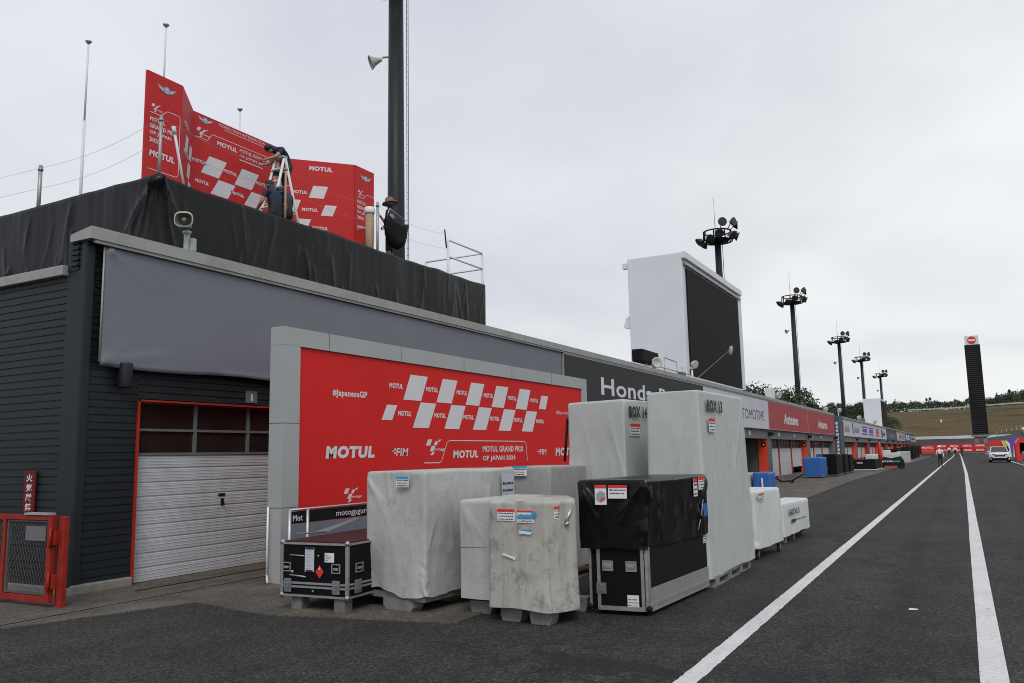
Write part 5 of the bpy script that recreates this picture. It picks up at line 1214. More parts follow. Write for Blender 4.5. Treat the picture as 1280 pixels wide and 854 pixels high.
# ------------------------------------------------------------------ small flight case, barrier, gate
def small_case():
    L = .92; Dp = 1.72; ang = math.atan2(.05, .92)
    t = thing('flight_case', 'low black flight case with aluminium edges, burgundy lid and red diamond sticker', 'case', (-6.84, 7.10, 0), ang)
    def B(m, *a, b=0): m.box(*a, b=b)
    h = .745
    m = MB(); B(m, .01, L - .01, .01, Dp, .17, h - .012); m.build('case_body', 'laminate', t, w=False)
    m = MB(); B(m, .03, L - .03, .03, Dp - .02, h - .010, h + .004); m.build('lid_top', 'burg', t, w=False)
    m = MB()
    for (x, y) in ((0, 0), (L - .035, 0), (0, Dp - .03), (L - .035, Dp - .03)): B(m, x, x + .035, y, y + .035, .16, h, b=.004)
    for z in (h - .03, .29, .25, .155):
        hh = .022; B(m, .02, L - .02, -.004, .02, z, z + hh); B(m, L - .02, L + .004, .0, Dp, z + .001, z + hh); B(m, -.004, .02, .0, Dp, z + .001, z + hh)
    B(m, 0, L, Dp - .015, Dp + .004, h - .03, h - .008)
    m.build('edge_trim', 'alu', t, w=False)
    for (x, y, z) in ((.015, .015, h - .01), (L - .015, .015, h - .01), (.015, .015, .165), (L - .015, .015, .165), (L - .015, Dp - .01, h - .01), (.015, Dp - .01, h - .01), (L - .01, Dp - .01, .165)):
        m = MB(); m.sphere((x, y, z), .032, n=10); m.build('corner_ball', 'zinc', t, w=False)
    def handle(x, y, side=False):
        m = MB()
        if not side:
            for a in ((x, x + .115, -.012, 0, .51, .52), (x, x + .115, -.012, 0, .42, .43), (x, x + .012, -.012, 0, .43, .51), (x + .103, x + .115, -.012, 0, .43, .51), (x + .025, x + .09, -.018, -.004, .455, .48)): B(m, *a)
        else:
            for a in ((L, L + .012, y, y + .14, .51, .52), (L, L + .012, y, y + .14, .42, .43), (L, L + .012, y, y + .012, .43, .51), (L, L + .012, y + .128, y + .14, .43, .51), (L + .004, L + .018, y + .03, y + .11, .455, .48)): B(m, *a)
        m.build('handle', 'alu', t, w=False)
    handle(.035, 0); handle(L - .21, 0); handle(0, .13, True)
    for x in (.06, L - .20):
        m = MB(); B(m, x, x + .10, -.012, 0, .20, .345, b=.003); B(m, x + .03, x + .07, -.022, -.01, .235, .30, b=.004); m.build('latch', 'zinc', t, w=False)
    m = MB(); B(m, L, L + .014, .12, .24, .20, .345, b=.003); B(m, L + .01, L + .024, .15, .21, .235, .30); m.build('latch', 'zinc', t, w=False)
    for a, b, q in (((.14, -.008, .60), (.34, -.008, .595), .007), ((.14, -.008, .385), (.36, -.008, .37), .009)):
        m = MB(); m.tube(a, b, q, n=6); m.build('bolt_bar', 'steel', t, w=False)
    for c_, q in (((.18, -.012, .42), .018), ((.53, -.006, .60), .012), ((.46, -.006, .22), .012)):
        m = MB(); m.sphere(c_, q, n=8); m.build('bolt_head', 'steel', t, w=False)
    def stk(x, z, w, hh, mt, name):
        m = MB(); m.box(x, x + w, -.005, -.001, z, z + hh); return m.build(name, mt, t, w=False)
    s = stk(.345, .425, .125, .26, 'paperblue', 'document_pouch')
    m = MB()
    for k in range(7): m.box(.36, .36 + .05 + .012 * (k % 3), -.0065, -.0052, .46 + k * .03, .464 + k * .03)
    m.build('printed_text', 'trim_grey', s, w=False)
    for q in ((.35, .465, -.0068, -.0052, .665, .69), (.36, .455, -.0068, -.0052, .425, .445)):
        m = MB(); m.box(*q); m.build('tape_strip', 'ink', s, w=False)
    s = stk(.615, .535, .125, .10, 'paper', 'label_sticker')
    m = MB()
    for k in range(4): m.box(.625, .66 + .02 * (k % 3), -.0065, -.0052, .55 + k * .02, .556 + k * .02)
    m.build('printed_text', 'ink', s, w=False)
    m = MB(); m.prism([(.55, -.0085, .36), (.605, -.0085, .43), (.55, -.0085, .50), (.495, -.0085, .43)], (0, .002, 0)); s = m.build('hazard_sticker', 'redlabel', t, w=False)
    m = MB(); m.prism([(.535, -.0105, .455), (.55, -.0105, .485), (.565, -.0105, .455)], (0, .001, 0)); m.build('flame_mark', 'white', s, w=False)
    for (x, y) in ((.20, .12), (L - .12, .10), (.2, Dp - .2), (L - .12, Dp - .2)):
        m = MB(); B(m, x - .08, x + .06, y - .07, y + .07, 0, .155, b=.004); m.build('wooden_foot', 'wood', t, w=False)
small_case()
def barrier():
    t = thing('event_barrier', 'silver tube barrier with a black web address strip behind the low flight case', 'barrier', (-7.4, 7.8, 0))
    P0, P1 = V((-7.40, 7.82, 0)), V((-7.40, 8.14, 0)); P2 = V((-7.40, 10.3, 0)); m = MB()
    for p in (P0, P1, P2): m.tube(p, p + V((0, 0, 1.04)), .022)
    m.tube(P0 + V((0, 0, 1.03)), P2 + V((0, 0, 1.03)), .014); m.tube(P0 + V((0, 0, .12)), P2 + V((0, 0, .12)), .014)
    m.build('tube_frame', 'alu', t)
    m = MB(); m.box(-7.405, -7.395, 7.85, 8.11, .86, 1.01); m.box(-7.405, -7.395, 8.17, 10.27, .86, 1.01); s = m.build('black_strip', 'black', t)
    m = MB(); put(m, 'Mot', (-7.395, 7.87, .89), YP, .17, .09, .02); put(m, 'motogpguru.com', (-7.395, 8.68, .875), YP, .98, .10, .01); m.build('lettering', 'white', s)
    m = MB(); m.box(-7.405, -7.397, 7.85, 8.11, .2, .855); m.box(-7.405, -7.397, 8.17, 10.27, .2, .855); m.build('grey_sheet', 'banner_grey', t)
    m = MB(); m.tube((-8.36, 8.42, .03), (-8.36, 8.42, 1.02), .014); m.tube((-8.28, 8.36, .03), (-8.36, 8.42, .12), .014)
    tag(m.build('prop_pole', 'white2'), 'thin white pole standing against the left side of the grey board frame', 'pole')
    m = MB(); m.prism([(-7.1, 7.95, .755), (-6.98, 8.05, .755), (-6.8, 8.45, .89), (-6.92, 8.5, .89)], (0, 0, .012)); m.tube((-7.2, 7.7, .76), (-6.98, 8.02, .765), .01)
    tag(m.build('loose_bracket', 'beam'), 'small dark bent bracket lying on the burgundy lid', 'bracket')
barrier()
def gate():
    t = thing('mesh_gate', 'red steel framed mesh gate with a grey notice at the corner of the building', 'gate', (-9.5, 6.1, 0))
    y = 6.1; m = MB()
    m.box(-12.4, -9.44, y - .03, y + .03, 1.00, 1.06, b=.005); m.box(-12.4, -9.44, y - .03, y + .03, .06, .13, b=.005)
    m.box(-9.52, -9.44, y - .032, y + .032, .06, 1.06, b=.005); m.box(-10.42, -10.36, y - .028, y + .028, .1, 1.02, b=.004); m.box(-12.4, -12.34, y - .03, y + .03, .06, 1.06)
    m.build('gate_frame', 'redpaint', t)
    m = MB(); m.box(-10.34, -10.31, y - .015, y + .015, .14, .99); m.box(-10.34, -9.53, y - .014, y + .014, .14, .165); m.box(-10.34, -9.53, y - .014, y + .014, .975, .995); m.build('inner_frame', 'trim_dark', t)
    m = MB()
    for sg in (1, -1):   # expanded metal: two families of diagonal wires
        k = -12.3 - 1.0
        while k < -9.4:
            pts = []
            x0 = k; z0, z1 = .15, .985; dx = (z1 - z0) * .42 * sg
            a, b = (x0, z0), (x0 + dx, z1)
            if sg < 0: a, b = (x0 + .42 * (z1 - z0), z0), (x0, z1)
            xa, xb = a[0], b[0]
            ta, tb = 0., 1.
            for lim, sg2 in ((-12.34, 1), (-9.53, -1)):
                fa, fb = (xa - lim) * sg2, (xb - lim) * sg2
                if fa < 0 and fb < 0: ta = 2; break
                if fa < 0: ta = max(ta, fa / (fa - fb))
                if fb < 0: tb = min(tb, fa / (fa - fb))
            if ta < tb: m.tube((xa + (xb - xa) * ta, y, z0 + (z1 - z0) * ta), (xa + (xb - xa) * tb, y, z0 + (z1 - z0) * tb), .0026, n=4, cap=False)
            k += .055
    m.build('mesh', 'trim_dark', t)
    m = MB(); m.box(-9.95, -9.56, y - .024, y - .018, .76, .93); n = m.build('notice', 'beam', t)
    m = MB(); m.box(-9.96, -9.50, y - .05, y + .05, 1.062, 1.085); m.build('top_plate', 'trim_grey', t)
    m = MB(); m.box(-9.475, -9.40, 6.17, 6.24, 0, 1.03, b=.004); m.box(-9.395, -9.30, 6.13, 6.20, 0, 1.045, b=.006); m.build('post', 'redpaint', t)
    for z in (.22, .72):
        m = MB(); m.box(-9.47, -9.38, y - .02, y + .09, z, z + .16, b=.004); m.tube((-9.43, y - .045, z - .03), (-9.43, y - .045, z + .19), .014); m.build('hinge', 'redpaint', t)
    t = thing('warning_sign', 'narrow red vertical sign with white characters on the dark side wall', 'sign', (-10.97, 6.72, 1.0))
    m = MB(); m.box(-11.09, -10.85, 6.71, 6.735, 1.03, 1.57, b=.003); s = m.build('sign_plate', 'redsign', t)
    m = MB()
    for k, c in enumerate('火気厳禁'): put(m, c, (-11.04, 6.71, 1.43 - k * .128), XP, .14, .118, .03, off=.003)
    m.build('lettering', 'white', s)
gate()

# ------------------------------------------------------------------ mid distance clutter
def clutter():
    def crate(name, lab, cat, x0, x1, y0, y1, z1, mt, group=None, base='black', z0=.1, res=.12, wheels=True):
        t = thing(name, lab, cat, ((x0 + x1) / 2, (y0 + y1) / 2, 0), 0, group)
        cover('cover', [(x0, y0), (x1, y0), (x1, y1), (x0, y1)], z0, z1, mt, t, seed=int(abs(x0 * 7 + y0 * 3)), res=res, amp=.02, ncr=10, crease=.02, r=.04)
        m = MB(); m.box(x0 + .05, x1 - .05, y0 + .05, y1 - .05, .07, z0 + .02)
        if wheels:
            for x in (x0 + .12, x1 - .12):
                for y in (y0 + .12, y1 - .12): m.lathe((x, y, .06), (1, 0, 0), [(.06, -.02), (.06, .02)], 10)
        m.build('wheeled_base', base, t); return t
    t = crate('covered_trolley', 'bright blue covered trolley just behind the white trolley on casters', 'trolley', -5.42, -4.93, 24.5, 25.3, 1.02, 'blue', res=.06)
    m = MB(); m.box(-5.16, -5.12, 24.42, 24.46, .60, .86); m.build('white_strip', 'white2', t)
    crate('covered_trolley', 'pale canvas trolley half hidden between the tallest crate and the blue trolley', 'trolley', -5.75, -5.5, 24.6, 25.4, 1.0, 'cloth_beige', res=.08)
    t = crate('covered_crate', 'blue covered crate on pale feet by the red pillar', 'crate', -8.2, -7.2, 50.3, 52.4, 1.18, 'blue', base='trim_grey', z0=.14, wheels=False)
    g = 'black wheeled cabinets along the apron'
    for k, (x0, x1, y0, y1, z) in enumerate(((-7.9, -6.75, 53.2, 54.6, 1.34), (-7.7, -6.85, 55.4, 57, 1.30), (-7.6, -6.8, 57.6, 59.4, 1.32), (-7.5, -6.75, 60.0, 61.8, 1.26))):
        t = thing('wheeled_cabinet', ('black wheeled cabinet with blue and grey side stickers, nearest the blue crate', 'second black wheeled cabinet after the blue crate', 'third black wheeled cabinet with a white streak', 'fourth black wheeled cabinet beside the long low black case')[k], 'cabinet', ((x0 + x1) / 2, y0, 0), 0, g)
        m = MB(); m.box(x0, x1, y0, y1, .12, z, b=.03); m.build('cabinet_body', 'laminate', t)
        m = MB(); m.box(x0 + .06, x1 - .06, y0 - .012, y0 - .002, .7, z - .15); m.build('front_panel', 'laminate', t)
        if k == 0:
            m = MB(); m.box(x0 + .02, x0 + .4, y0 - .03, y0 - .014, .75, 1.3); m.build('blue_sticker', 'blue', t); m = MB(); m.box(x0 + .1, x0 + .6, y0 - .03, y0 - .014, .35, .62); m.build('grey_sticker', 'trim_grey', t)
        else:
            m = MB(); m.box(x0 + .5, x0 + .56, y0 - .03, y0 - .014, .6, 1.1); m.build('handle', 'alu', t)
        m = MB(); m.box(x0 + .02, x1 + .02, y0 + .02, y1 - .02, .08, .118); m.build('base_rail', 'wood', t)
        for y in (y0 + .15, y1 - .15):
            m = MB(); m.lathe((x1 - .1, y, .05), (1, 0, 0), [(.05, -.02), (.05, .02)], 10); m.lathe((x0 + .1, y, .05), (1, 0, 0), [(.05, -.02), (.05, .02)], 10); m.build('caster', 'tyre', t)
    # long black case with pale base strip
    t = thing('flight_case', 'long low black case with a white base strip carrying a red machine', 'case', (-6.5, 66.5, 0))
    m = MB(); m.box(-7.3, -5.75, 66.2, 69.8, .1, .84, b=.03); m.build('case_body', 'black', t)
    m = MB(); m.box(-7.3, -5.74, 66.18, 69.8, .05, .11); m.build('base_strip', 'white2', t)
    m = MB(); m.box(-7.0, -6.6, 66.16, 66.19, .52, .66); m.build('label', 'trim_grey', t)
    # motorcycle on the case
    def motorbike(x, y, z, lab, ax=1):
        t = thing('motorcycle', lab, 'motorcycle', (x, y, z))
        for dx in (-.62, .62):
            m = MB(); m.path([(dx + .29 * math.cos(a), 0, .3 + .29 * math.sin(a)) for a in [i * math.pi / 8 for i in range(17)]], .05, n=6); w = m.build('wheel', 'tyre', t, w=False)
            m = MB(); m.lathe((dx, -.03, .3), (0, 1, 0), [(.1, 0), (.1, .06)], 10); m.build('hub', 'alu', w, w=False)
        m = MB(); m.prism([(-.25, -.15, .35), (.3, -.15, .3), (.62, -.15, .75), (.45, -.15, .98), (.1, -.15, .85), (-.35, -.15, .80), (-.75, -.15, .98), (-.6, -.15, .72)], (0, .3, 0)); m.build('fairing', 'redbike', t, w=False)
        m = MB(); m.tube((.62, -.1, .3), (.42, -.1, .95), .03); m.tube((.62, .1, .3), (.42, .1, .95), .03); m.tube((.42, -.3, .98), (.42, .3, .98), .02); m.build('fork', 'black', t, w=False)
        m = MB(); m.box(-.55, -.1, -.12, .12, .82, .9, b=.02); m.build('seat', 'black', t, w=False)
        return t
    motorbike(-7.6, 71.5, 0.0, 'red motorcycle standing behind the long low black case')
    # covered machine with print
    t = thing('covered_motorcycle', 'motorcycle under a black cover with white and green lettering beside the lane', 'motorcycle', (-5.1, 72.5, 0))
    m = MB(); ax = [-6.05, -5.85, -5.5, -5.1, -4.7, -4.4, -4.2]; hz = [.72, 1.0, .93, .84, .93, .98, .66]; rows = []
    for x, h in zip(ax, hz):
        rows.append([m.bm.verts.new((x, 72.5 - d, z)) for d, z in ((.42, .16), (.40, h * .6), (.28, h * .92), (0, h), (-.28, h * .92), (-.40, h * .6), (-.42, .16))])
    for a, b in zip(rows[:-1], rows[1:]):
        for i in range(6): f = m._f([a[i], a[i + 1], b[i + 1], b[i]]); f.smooth = True
    m._f(rows[0]); m._f(rows[-1][::-1]); m.build('cover', 'black', t)
    for x in (-5.85, -4.4):
        m = MB(); m.path([(x + .24 * math.cos(a), 72.3, .29 + .24 * math.sin(a)) for a in [i * math.pi / 8 for i in range(17)]], .05, n=6); m.build('wheel', 'tyre', t)
    m = MB()
    for k in range(5): rect(m, (-5.75 + k * .17, 72.07, .52 + .02 * (k % 2)), XP, .12, .12, .02)
    m.build('white_print', 'white', t); m = MB()
    for k in range(3): rect(m, (-4.88 + k * .14, 72.07, .52), XP, .10, .12, .02)
    m.build('green_print', 'green', t); m = MB(); rect(m, (-5.6, 72.05, .16), XP, .9, .09, .02); m.build('red_print', 'redlabel', t)
    crate('covered_crate', 'white covered box behind the long black case', 'crate', -7.2, -6.2, 74.5, 76, 1.15, 'cloth_white')
    crate('covered_crate', 'wide white covered box right behind the covered motorcycle', 'crate', -6.6, -4.9, 79, 81, 1.22, 'cloth_white')
    crate('covered_crate', 'small white box standing on end behind the covered motorcycle, left of the wide one', 'crate', -6.5, -5.9, 83, 84, 1.45, 'cloth_white')
    crate('covered_crate', 'pinkish white crate farther along the apron edge', 'crate', -6.2, -5.0, 96, 98, 1.25, 'cloth')
    g = 'dark crates stacked far along the apron'
    for k, (x, y, z) in enumerate(((-7.5, 108, 1.5), (-7.0, 118, 1.6), (-6.9, 128, 1.7), (-7.1, 140, 1.8), (-7.3, 152, 1.8))):
        crate('covered_crate', 'dark covered crate far along the apron, number %s in line from the white crates' % ('one', 'two', 'three', 'four', 'five')[k], 'crate', x - .8, x + .8, y, y + 3, z, 'black', g)
    # furled red umbrella
    t = thing('parasol', 'furled red parasol standing between the black case and the covered motorcycle', 'parasol', (-5.75, 70.9, 0))
    m = MB(); m.tube((-5.75, 70.9, 0), (-5.75, 70.9, 2.2), .025); m.lathe((-5.75, 70.9, 0), (0, 0, 1), [(.22, 0), (.22, .06), (.05, .08)], 14); m.build('pole', 'steel', t)
    m = MB(); m.lathe((-5.75, 70.9, .65), (0, 0, 1), [(.04, 0), (.15, .1), (.17, .5), (.10, 1.2), (.03, 1.5)], 10); m.build('canopy', 'redbike', t)
    # paddock stands: low tube frames on wheels, and a cabled unit
    g = 'motorcycle paddock stands left on the apron'
    for k, (x, y, rz) in enumerate(((-8.9, 37.5, 20), (-8.2, 40.5, -15), (-7.4, 43.0, 5))):
        t = thing('paddock_stand', ('black paddock stand nearest the blue trolley', 'middle black paddock stand on the brown apron', 'farthest paddock stand with a dark foot, by the blue crate')[k], 'stand', (x, y, .012), R(rz), g)
        m = MB(); m.path([(-.7, -.3, .08), (-.2, -.3, .12), (.35, -.25, .42)], .03, n=6); m.path([(-.7, .3, .08), (-.2, .3, .12), (.35, .25, .42)], .03, n=6); m.tube((-.2, -.3, .12), (-.2, .3, .12), .03, n=6); m.tube((-.7, -.3, .08), (-1.1, 0, .35), .025, n=6); m.tube((-.7, .3, .08), (-1.1, 0, .35), .025, n=6); m.build('tube_frame', 'black', t, w=False)
        for s in (-.36, .36):
            m = MB(); m.lathe((-.2, s, .07), (0, 1, 0), [(.08, -.03), (.08, .03)], 12); m.build('wheel', 'tyre', t, w=False)
    t = thing('tool_cart', 'small open tool cart with dark boxes near the shutters', 'cart', (-8.6, 35.6, 0))
    m = MB(); m.box(-9.0, -8.1, 35.4, 36.1, .12, .16); m.box(-9.0, -8.1, 35.4, 36.1, .55, .58)
    for x in (-8.98, -8.12):
        for y in (35.42, 36.08): m.tube((x, y, .1), (x, y, 1.0), .02, n=6)
    m.build('cart_frame', 'black', t)
    m = MB(); m.box(-8.9, -8.5, 35.5, 35.9, .17, .45, b=.02); m.box(-8.45, -8.15, 35.5, 35.9, .59, .85, b=.02); m.build('tool_box', 'laminate', t)
    m = MB()
    for x in (-8.95, -8.15): m.lathe((x, 35.45, .06), (1, 0, 0), [(.06, -.02), (.06, .02)], 10); m.lathe((x, 36.05, .06), (1, 0, 0), [(.06, -.02), (.06, .02)], 10)
    m.build('caster', 'tyre', t)
    t = thing('tyre_rack', 'dark tyre rack with upright tubes inside the open garage', 'rack', (-10.9, 45.5, 0))
    m = MB()
    for y in (44.8, 46.4, 47.6): m.tube((-10.9, y, 0), (-10.9, y, 1.9), .03, n=6)
    m.tube((-10.9, 44.8, 1.88), (-10.9, 47.6, 1.88), .03, n=6); m.tube((-10.9, 44.8, .6), (-10.9, 47.6, .6), .03, n=6); m.build('rack_frame', 'steel', t)
    for y in (45.1, 45.6, 46.9):
        m = MB(); m.lathe((-10.9, y, .95), (0, 1, 0), [(.16, 0), (.31, .02), (.32, .16), (.16, .2)], 16); m.build('tyre', 'tyre', t)
clutter()

# ------------------------------------------------------------------ car
def car():
    t = thing('parked_car', 'white crossover car facing the camera on the right of the lane', 'car', (3.08, 94.6, 0))
    # local: front at y=0, going back +y, width x
    sec = [(0.0, .80, .28, .84, .74), (.22, .88, .24, .93, .80), (.9, .90, .22, 1.00, .84), (1.25, .91, .22, 1.04, .86), (2.6, .91, .22, 1.06, .86), (4.0, .90, .24, 1.08, .84), (4.18, .82, .35, .95, .78)]
    m = MB(); rows = []
    for y, w, z0, z1, wt in sec:
        P = [(-w * .93, z0), (-w, z0 + .18), (-w, (z0 + z1) / 2 + .05), (-wt, z1 - .04), (-wt * .8, z1), (0, z1 + .03), (wt * .8, z1), (wt, z1 - .04), (w, (z0 + z1) / 2 + .05), (w, z0 + .18), (w * .93, z0)]
        rows.append([m.bm.verts.new((x, y, z)) for x, z in P])
    for a, b in zip(rows[:-1], rows[1:]):
        for i in range(len(a)):
            f = m._f([a[i], a[(i + 1) % len(a)], b[(i + 1) % len(a)], b[i]]); f.smooth = i not in (10,)
    m._f(rows[0]); m._f(rows[-1][::-1]); m.build('body', 'carpaint', t, w=False)
    m = MB(); P = [(1.0, 1.02, .76), (1.75, 1.50, .60), (3.2, 1.50, .60), (4.0, 1.05, .72)]
    rows = [[m.bm.verts.new((s * w, y, z)) for s in (-1, 1)] for y, z, w in P]; base = [[m.bm.verts.new((s * .80, y, .98)) for s in (-1, 1)] for y in (1.0, 4.0)]
    for a, b in zip(rows[:-1], rows[1:]): m._f([a[0], a[1], b[1], b[0]])
    for s in (0, 1): m._f([base[0][s], rows[0][s], rows[1][s], rows[2][s], rows[3][s], base[1][s]])
    m.build('windows', 'carglass', t, w=False)
    m = MB(); m.prism([(-.60, 1.72, 1.50), (.60, 1.72, 1.50), (.60, 3.3, 1.50), (-.60, 3.3, 1.50)], (0, 0, .06)); m.build('roof', 'carpaint', t, w=False)
    for s in (-1, 1):
        m = MB(); m.tube((s * .78, 1.0, 1.0), (s * .62, 1.74, 1.52), .035, n=6); m.tube((s * .62, 3.25, 1.52), (s * .78, 4.0, 1.0), .05, n=6); m.build('pillar', 'carpaint', t, w=False)
        m = MB(); m.box(s * .93 - .10, s * .93 + .10, 1.15, 1.35, 1.00, 1.14, b=.03); m.build('wing_mirror', 'carpaint', t, w=False)
        m = MB(); m.prism([(s * .40, -.03, .76), (s * .74, .02, .74), (s * .80, .06, .82), (s * .42, -.01, .84)], (0, -.02, 0)); m.build('headlight', 'lampbody', t, w=False)
        m = MB(); m.box(s * .70 - .08, s * .70 + .08, -.045, -.005, .42, .56, b=.02); m.build('fog_lamp', 'black', t, w=False)
        for y in (.75, 3.3):
            m = MB(); m.lathe((s * .80 - .10 * (s > 0) - .10 * (s < 0) + (.0), y, .33), (1, 0, 0), [(.2, 0), (.33, .02), (.33, .20), (.2, .22)], 20); w = m.build('wheel', 'tyre', t, w=False)
            m = MB(); m.lathe((s * .90, y, .33), (1, 0, 0), [(.2, -.02), (.2, .02)], 14); m.build('rim', 'alu', w, w=False)
    m = MB(); m.box(-.44, .44, -.04, -.005, .60, .72, b=.015); m.box(-.70, .70, -.03, .0, .24, .44, b=.02); m.build('grille', 'black', t, w=False)
    m = MB(); m.box(-.17, .17, -.055, -.031, .46, .56); m.build('number_plate', 'white2', t, w=False)
    m = MB(); m.box(-.86, -.60, .3, 4.0, .16, .26); m.box(.60, .86, .3, 4.0, .16, .26); m.box(-.6, .6, .05, 4.0, .2, .3); m.build('underbody', 'black', t, w=False)
car()
m = MB(); m.prism([(-.63, 9.59, .005), (-.55, 9.60, .006), (-.54, 9.63, .010), (-.62, 9.625, .014)], (0, 0, .003)); tag(m.build('paper_scrap', 'paper'), 'small white paper scrap lying on the asphalt between the two lane lines', 'litter')
# ------------------------------------------------------------------ far end of the lane
def far_end():
    t = thing('advert_barrier', 'two tier red advertising barrier with white lettering across the lane end', 'barrier', (-.8, 230, 0))
    m = MB(); m.box(-6.2, 4.5, 230, 230.4, 1.35, 2.35); m.box(-6.2, 4.5, 229.6, 229.95, .30, 1.33); b = m.build('board', 'red', t)
    m = MB(); m.box(-6.2, 4.5, 229.7, 230.3, 0, .29); m.build('base', 'concrete', t)
    m = MB()
    for k in range(4): put(m, 'MOTUL', (-5.6 + k * 2.75, 230, 1.55), XP, 1.9, .55, .05, .1, off=.02)
    for k in range(4): put(m, 'MOTUL', (-5.0 + k * 2.55, 229.6, .52), XP, 1.75, .52, .05, .1, off=.02)
    m.build('lettering', 'white2', b)
    m = MB()
    for k in range(4): rect(m, (-3.55 + k * 2.75, 230, 1.36), XP, .55, .97, .015); rect(m, (-3.1 + k * 2.55, 229.6, .31), XP, .5, 1.0, .015)
    m.build('dark_cell', 'banner_red', b)
    t = thing('advert_board', 'red and orange board with white print and blue foot left of the far walkers', 'board', (-5.5, 165, 0))
    m = MB(); m.box(-6.65, -4.45, 165, 166, .45, 1.92); b = m.build('board', 'redlabel', t)
    m = MB(); put(m, 'MOTUL', (-6.5, 165, 1.35), XP, 1.8, .42, .05, off=.02); m.build('lettering', 'white2', b)
    m = MB()
    for k in range(4): rect(m, (-6.4 + k * .45, 165, .8), XP, .3, .3, .02, shear=.05)
    m.build('orange_print', 'orange', b)
    m = MB(); m.box(-6.65, -4.45, 164.97, 166, .1, .44); m.build('blue_foot', 'navysign', t)
    # leaning back van-like dark things
    t = thing('scoreboard_tower', 'tall black louvred timing tower with a round red emblem on top', 'tower', (4.0, 234.5, 0))
    m = MB(); m.box(2.3, 5.7, 233, 236, 4.4, 26.6); m.build('tower_shaft', 'black', t)
    m = MB()
    for k in range(44): m.box(2.28, 5.72, 232.93, 232.99, 4.6 + k * .5, 4.74 + k * .5)
    m.build('louvres', 'lampbody', t)
    m = MB(); m.box(2.5, 5.5, 233.2, 235.8, 26.6, 28.9, b=.05); s = m.build('top_sign', 'white_metal', t)
    m = MB(); m.lathe((4.0, 233.18, 27.75), (0, -1, 0), [(.95, 0), (.95, .05)], 24); e = m.build('round_emblem', 'redlabel', s)
    m = MB(); m.box(3.25, 4.75, 233.08, 233.12, 27.55, 27.95); m.build('white_bar', 'white2', e)
    m = MB(); m.box(2.0, 6.0, 232.8, 236.2, 3.9, 4.4); m.box(2.6, 5.4, 233.2, 236, 0, 3.9, b=.1); m.build('tower_base', 'concrete', t)
    m = MB(); m.box(3.5, 4.5, 233.1, 233.22, 1.5, 3.4); m.build('opening', 'wallgrey', t)
    # embankment wall with white parapet
    t = thing('retaining_wall', 'long dark grey retaining wall with a white parapet below the grassy hill', 'wall', (0, 258, 0))
    m = MB(); m.box(-90, 140, 257, 261, 0, 3.75); m.build('wall', 'wallgrey', t)
    m = MB(); m.box(-90, 140, 256.9, 261, 3.751, 4.55); m.build('parapet', 'white_metal', t)
    t = thing('retaining_wall', 'grey stepped wall with thin posts behind the colourful boards on the right', 'wall', (14, 200, 0))
    m = MB(); m.prism([(5.2, 200, 0), (30, 200, 0), (30, 200, 5.6), (14, 200, 4.9), (8.6, 200, 3.8), (5.2, 200, 3.4)], (0, 1, 0)); m.build('wall', 'wallgrey', t)
    for k in range(14):
        x = 6.4 + k * .9; z = 3.5 + min(1.4, max(0, (x - 6) * .2)); m = MB(); m.tube((x, 200.4, z), (x, 200.4, z + 1.0), .05, n=6); m.build('post', 'steel', t)
    m = MB(); m.sphere((11.2, 199.6, 4.9), .35); m.tube((11.2, 199.6, 3.6), (11.2, 199.6, 4.9), .06); tag(m.build('signal_lamp', 'white2'), 'small round white lamp on a post above the grey wall at the right edge', 'lamp')
    # coloured boards
    t = thing('advert_board', 'red, yellow and purple event boards in a row behind the white car', 'board', (3.5, 112, 0))
    m = MB(); m.box(2.7, 4.2, 112, 112.3, 0, 2.25); m.build('red_panel', 'redlabel', t)
    m = MB(); m.lathe((3.6, 111.98, 1.1), (0, -1, 0), [(.42, 0), (.42, .03)], 18); m.build('dark_disc', 'black', t)
    m = MB(); m.prism([(3.9, 111.9, 2.2), (4.3, 111.9, 2.2), (4.75, 111.9, .9), (4.3, 111.9, .9)], (0, .2, 0)); m.build('yellow_panel', 'yellow', t)
    m = MB(); m.prism([(4.3, 112, 2.2), (5.6, 112, 2.75), (5.5, 112, 1.0), (4.75, 112, .9)], (0, .3, 0)); m.build('purple_panel', 'purple', t)
    m = MB(); m.prism([(4.55, 111.9, .3), (4.85, 111.9, .3), (4.75, 111.9, 1.9), (4.35, 111.9, 2.3)], (0, .06, 0)); m.prism([(5.0, 111.9, .3), (5.2, 111.9, .3), (5.4, 111.9, 1.4), (5.1, 111.9, 1.6)], (0, .06, 0)); m.build('white_panel', 'white2', t)
    t = thing('red_canopy', 'bright red canopy tent with dark opening at the right edge beyond the barriers', 'tent', (6.3, 104, 0))
    m = MB(); m.prism([(4.95, 104, 1.9), (5.4, 104, 2.45), (9.5, 104, 2.6), (9.5, 104, 1.95)], (0, 4, 0)); m.box(4.95, 5.3, 104, 108, 0, 1.9); m.box(9.2, 9.5, 104, 108, 0, 1.9); m.box(5.3, 9.2, 104.0, 104.2, .0, .75); m.build('canopy', 'redlabel', t)
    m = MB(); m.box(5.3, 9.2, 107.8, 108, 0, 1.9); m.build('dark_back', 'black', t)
    g = 'steel crowd barriers at the right of the lane'
    proto = None
